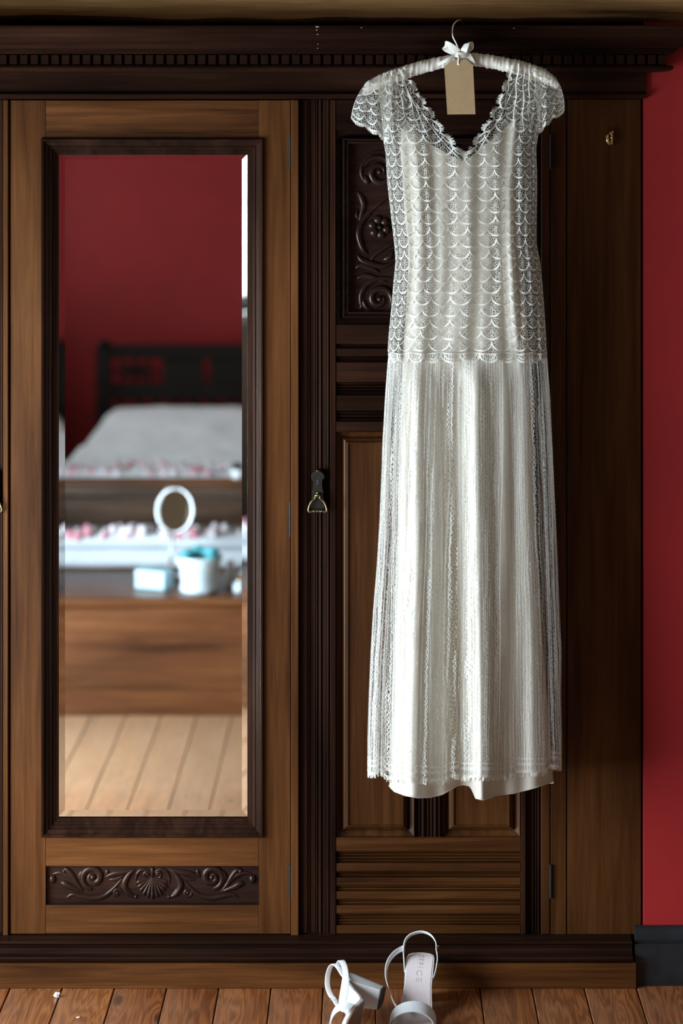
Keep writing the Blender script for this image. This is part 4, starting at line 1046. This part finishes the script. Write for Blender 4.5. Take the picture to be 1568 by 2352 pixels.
# blanket chest
cy0, cy1 = -2.86, -2.20; ch = empty('blanket_chest', (-.55, cy1, 0), label='low stained pine blanket chest at the foot of the bed', cat='chest')
co = ch.location; cxa, cxb = -1.15, .12; ztop = MZ(1378, cy1)
def cpart(nm, mat, *bx, bev=.002):
    b = MB()
    for c in bx: b.box(c[0]-co.x, c[1]-co.x, c[2]-co.y, c[3]-co.y, c[4]-co.z, c[5]-co.z, b=bev)
    return b.build(nm, mat, ch)
cpart('body', 'pine_chest', (cxa, cxb, cy0+.02, cy1-.02, .06, ztop-.025))
cpart('plinth', 'pine_chest', (cxa-.012, cxb+.012, cy0, cy1-.004, .0, .075))
cpart('lid', 'pine_chest', (cxa-.02, cxb+.02, cy0, cy1+.008, ztop-.025, ztop), bev=.006)
# folded blanket with a tufted edge
fb = empty('folded_blanket', (-.55, -2.72, ztop), label='folded white blanket with pink tufted edge on the chest', cat='blanket'); co2 = fb.location
def slab(x0, x1, ya, yb2, z0, z1, nz, r=.03):
    b = MB(); nx = 40; prof = []
    for k in range(9): a = -PI/2+PI*k/8; prof.append((yb2-r+r*math.cos(a), (z0+z1)/2+(z1-z0)/2*math.sin(a)))
    prof += [(ya, z1), (ya, z0)]; m = len(prof)
    for i in range(nx+1):
        x = x0+(x1-x0)*i/nx
        for (y, z) in prof: b.v.append((x-co2.x, y-co2.y+.006*noise.noise(Vector((x*8, z*9, nz))), max(z0, z+.004*noise.noise(Vector((x*7, y*8, nz+3))))-co2.z))
    for i in range(nx):
        for k in range(m): b.f.append((i*m+k, i*m+(k+1)%m, (i+1)*m+(k+1)%m, (i+1)*m+k))
    b.f += [tuple(range(m)), tuple(range(nx*m+m-1, nx*m-1, -1))]
    return b
slab(-1.14, .10, -2.85, -2.66, ztop+.002, ztop+.062, 1).build('fold', 'blanket_white', fb, smooth=True, recalc=True)
slab(-1.13, .09, -2.85, -2.665, ztop+.0625, ztop+.110, 5).build('fold', 'blanket_white', fb, smooth=True, recalc=True)
b1 = MB(); b2 = MB(); r = random.Random(4)
for i in range(170):
    x = r.uniform(-1.12, .08); bb = b1 if r.random() < .42 else b2; s_ = r.uniform(.008, .016); yy = r.uniform(-2.74, -2.66)
    bb.blob((x-co2.x, yy-co2.y, ztop+.112+r.uniform(-.012, .012)-co2.z), (s_, s_, s_*1.3), seg=7, rings=5)
tag(b1.build('pink_tufts', 'pink_wool', fb, smooth=True), kind='stuff'); tag(b2.build('white_tufts', 'pale_wool', fb, smooth=True), kind='stuff')
# bed
bx0, bx1, by0, by1 = -1.04, -.08, -4.88, -2.92
bd = empty('bed', ((bx0+bx1)/2, by1, 0), label='dark wooden bedstead with carved headboard and low panelled footboard', cat='bed'); cb = bd.location
def bpart(nm, mat, *bx, bev=.002):
    b = MB()
    for c in bx: b.box(c[0]-cb.x, c[1]-cb.x, c[2]-cb.y, c[3]-cb.y, c[4]-cb.z, c[5]-cb.z, b=bev)
    return b.build(nm, mat, bd)
zf = MZ(1104, by1)
bpart('footboard_panel', 'bed_wood', (bx0+.04, bx1-.04, by1-.028, by1-.008, .15, zf-.06))
bpart('footboard_rail', 'pine_chest', (bx0-.01, bx1+.01, by1-.045, by1+.008, zf-.018, zf), bev=.004)
bpart('footboard_rail', 'bed_wood', (bx0+.04, bx1-.04, by1-.034, by1, zf-.052, zf-.0185))
bpart('footboard_rail', 'bed_wood', (bx0+.04, bx1-.04, by1-.034, by1, zf-.074, zf-.060), bev=.004)
for x in (bx0, bx1-.05): bpart('post', 'bed_wood', (x, x+.05, by1-.045, by1+.004, 0, zf-.0185))
bpart('side_rail', 'bed_wood', (bx0, bx0+.03, by0+.05, by1-.046, .22, .38)); bpart('side_rail', 'bed_wood', (bx1-.03, bx1, by0+.05, by1-.046, .22, .38))
bpart('mattress', 'quilt_white', (bx0+.032, bx1-.032, by0+.06, by1-.048, .25, .54), bev=.04)
zh = MZ(798, by0); yh = by0
for x in (bx0-.06, bx1+.0):
    b = MB(); b.box(x-cb.x, x+.06-cb.x, yh-cb.y, yh+.05-cb.y, 0, zh, b=.003); b.blob((x+.03-cb.x, yh+.025-cb.y, zh+.012), (.03, .028, .02)); b.build('post', 'headboard_wood', bd)
bpart('headboard_rail', 'headboard_wood', (bx0-.0, bx1, yh+.008, yh+.045, zh-.045, zh+.012), bev=.004)
bpart('headboard_rail', 'headboard_wood', (bx0, bx1, yh+.008, yh+.042, MZ(918, yh), MZ(880, yh)), bev=.003)
bpart('headboard_rail', 'headboard_wood', (bx0, bx1, yh+.008, yh+.042, .40, .46), bev=.003)
n = 5; wd = (bx1-bx0)/n
for i in range(n):
    if i in (0, 3): continue
    bpart('headboard_panel', 'headboard_wood', (bx0+wd*i+.012, bx0+wd*(i+1)-.012, yh+.015, yh+.035, MZ(880, yh), zh-.045))
for i in (0, 3):     # pierced star in the open fields
    b = MB(); cx_ = bx0+wd*(i+.5)-cb.x; cz2 = (MZ(880, yh)+zh-.045)/2
    for k in range(4):
        a = PI/4*k; b.tube([(cx_-wd*.48*math.cos(a), yh+.025-cb.y, cz2-.05*math.sin(a)), (cx_+wd*.48*math.cos(a), yh+.025-cb.y, cz2+.05*math.sin(a))], .010, 6)
    b.build('headboard_fret', 'headboard_wood', bd)
for i in range(13):
    x = bx0+.035+(bx1-bx0-.07)*i/12; b = MB(); z0, z1 = .46, MZ(918, yh)
    b.lathe([(.011, 0), (.016, .02), (.010, .05), (.019, .12), (.010, z1-z0-.03), (.013, z1-z0)], (x-cb.x, yh+.025-cb.y, z0), 10); b.build('spindle', 'headboard_wood', bd, smooth=True)
# quilt over the bed
qd = MB(); nx, ny = 46, 70
for i in range(nx+1):
    for j in range(ny+1):
        u, v = i/nx, j/ny; x = bx0-.03+(bx1-bx0+.06)*u; y = by0+.09+(by1-.055-by0-.09)*v
        e = min(u, 1-u)*nx/2.7; dz = .10*(1-min(1, e))**2; ef = (1-v)
        z = .600-dz+.045*math.exp(-((y-(by0+.36))/.26)**2)*(sstep(0, .10, u)*sstep(1, .9, u))+.012*noise.noise(Vector((x*5, y*4, 2)))+.006*noise.noise(Vector((x*14, y*12, 7)))+.008*math.sin(y*11+x*3)*.4
        if v > .96: z -= .02*((v-.96)/.04)**2
        qd.v.append((x, y, z))
for i in range(nx):
    for j in range(ny): a = i*(ny+1)+j; qd.f.append((a, a+ny+1, a+ny+2, a+1))
n0 = len(qd.v)
o = qd.build('quilt', 'quilt_white', None, smooth=True, recalc=True); so = o.modifiers.new('thickness', 'SOLIDIFY'); so.thickness = .03; so.offset = -1
tag(o, 'white quilted bedspread covering the bed', 'bedspread')
b1 = MB(); b2 = MB(); r = random.Random(12)
for i in range(240):
    x = r.uniform(bx0, bx1); yy = by1-.07-abs(r.gauss(0, .12)); s_ = r.uniform(.008, .014)
    (b1 if r.random() < .25 else b2).blob((x, yy, .603), (s_, s_, s_*.8), seg=6, rings=4)
tag(b1.build('pink_tufts', 'pink_wool', o, smooth=True), kind='stuff'); tag(b2.build('white_tufts', 'pale_wool', o, smooth=True), kind='stuff')
# dressing table things on the chest
tx, ty = MX(388, -2.50), -2.50
vm = empty('vanity_mirror', (tx, ty, ztop), label='small round silver vanity mirror on a thin stem standing on the chest', cat='mirror')
b = MB(); b.lathe([(.050, 0), (.052, .004), (.040, .009), (.010, .014), (.006, .03)], (0, 0, 0), 24); b.build('base', 'steel', vm, smooth=True)
b = MB(); b.tube([(0, 0, .02), (.004, 0, .08), (.012, 0, .15)], .0042, 8); b.build('stem', 'steel', vm, smooth=True)
cz3 = MZ(1176, ty)-ztop; e2 = empty('mirror_head', (.016, 0, cz3)); e2.parent = vm; e2.rotation_euler = (math.radians(8), 0, math.radians(29.7))
b = MB(); ring = [(.066*math.cos(a), 0, .066*math.sin(a)) for a in [2*PI*k/36 for k in range(37)]]; b.tube(ring, .0065, 8, cap=False); b.build('rim', 'steel', e2, smooth=True)
b = MB(); b.tube([(0, -.002, 0), (0, .002, 0)], .064, 36); b.build('glass', 'mirror_silver', e2)
px0, py0_ = MX(455, -2.30), -2.30
pt = empty('white_pot', (px0, py0_, ztop), label='white flared china pot holding teal things on the chest', cat='pot')
b = MB(); b.lathe([(.050, 0), (.056, .004), (.056, .014), (.052, .03), (.058, .07), (.072, .105), (.070, .107), (.066, .102), (.052, .06), (.046, .02)], (0, 0, 0), 32); b.build('bowl', 'white_ceramic', pt, smooth=True)
b = MB(); r = random.Random(2)
for i in range(9): a = r.uniform(0, 2*PI); b.blob((.04*math.cos(a), .04*math.sin(a), .104+r.uniform(-.006, .014)), (.022, .02, .014))
b.build('teal_cloth', 'teal_plastic', pt, smooth=True)
bxx = empty('tissue_box', (MX(352, -2.36), -2.36, ztop), label='pale blue card box lying on the chest beside the pot', cat='box'); bxx.rotation_euler.z = math.radians(24)
b = MB(); b.box(-.05, .05, -.03, .03, 0, .055, b=.003); b.build('carton', 'pale_blue_card', bxx); b = MB(); b.box(-.03, .03, -.012, .012, .0555, .0565); b.build('slot', 'teal_plastic', bxx)
for (px, y, rr, hh, mt, lb) in ((528, -2.40, .016, .075, 'cosmetic_white', 'white cosmetic bottle on the chest beside the pot'), (556, -2.36, .020, .05, 'cosmetic_amber', 'amber cosmetic jar on the chest'), (548, -2.30, .018, .032, 'white_ceramic', 'low white cosmetic jar near the edge of the chest'), (572, -2.42, .022, .09, 'pale_blue_card', 'tall pale blue bottle on the chest')):
    e3 = empty('cosmetic_bottle', (MX(px, y), y, ztop), label=lb, cat='bottle')
    b = MB(); b.lathe([(rr*.94, 0), (rr, .003), (rr, hh*.7), (rr*.6, hh*.8)], (0, 0, 0), 18); b.build('body', mt, e3, smooth=True)
    b = MB(); b.lathe([(rr*.55, hh*.8), (rr*.55, hh), (rr*.5, hh+.001)], (0, 0, 0), 14); b.build('cap', 'cosmetic_white', e3, smooth=True)
kx = MX(543, by1); kn = empty('bedside_cup', (kx, by1-.018, zf), label='small black and white cup perched on the bed footboard rail', cat='cup')
b = MB(); b.lathe([(.014, 0), (.018, .003), (.021, .022), (.021, .03), (.018, .031)], (0, 0, 0), 18); b.build('cup_body', 'cosmetic_white', kn, smooth=True)
b = MB(); b.lathe([(.019, .031), (.019, .042), (.010, .050)], (0, 0, 0), 18); b.build('cup_lid', 'black_paint', kn, smooth=True)
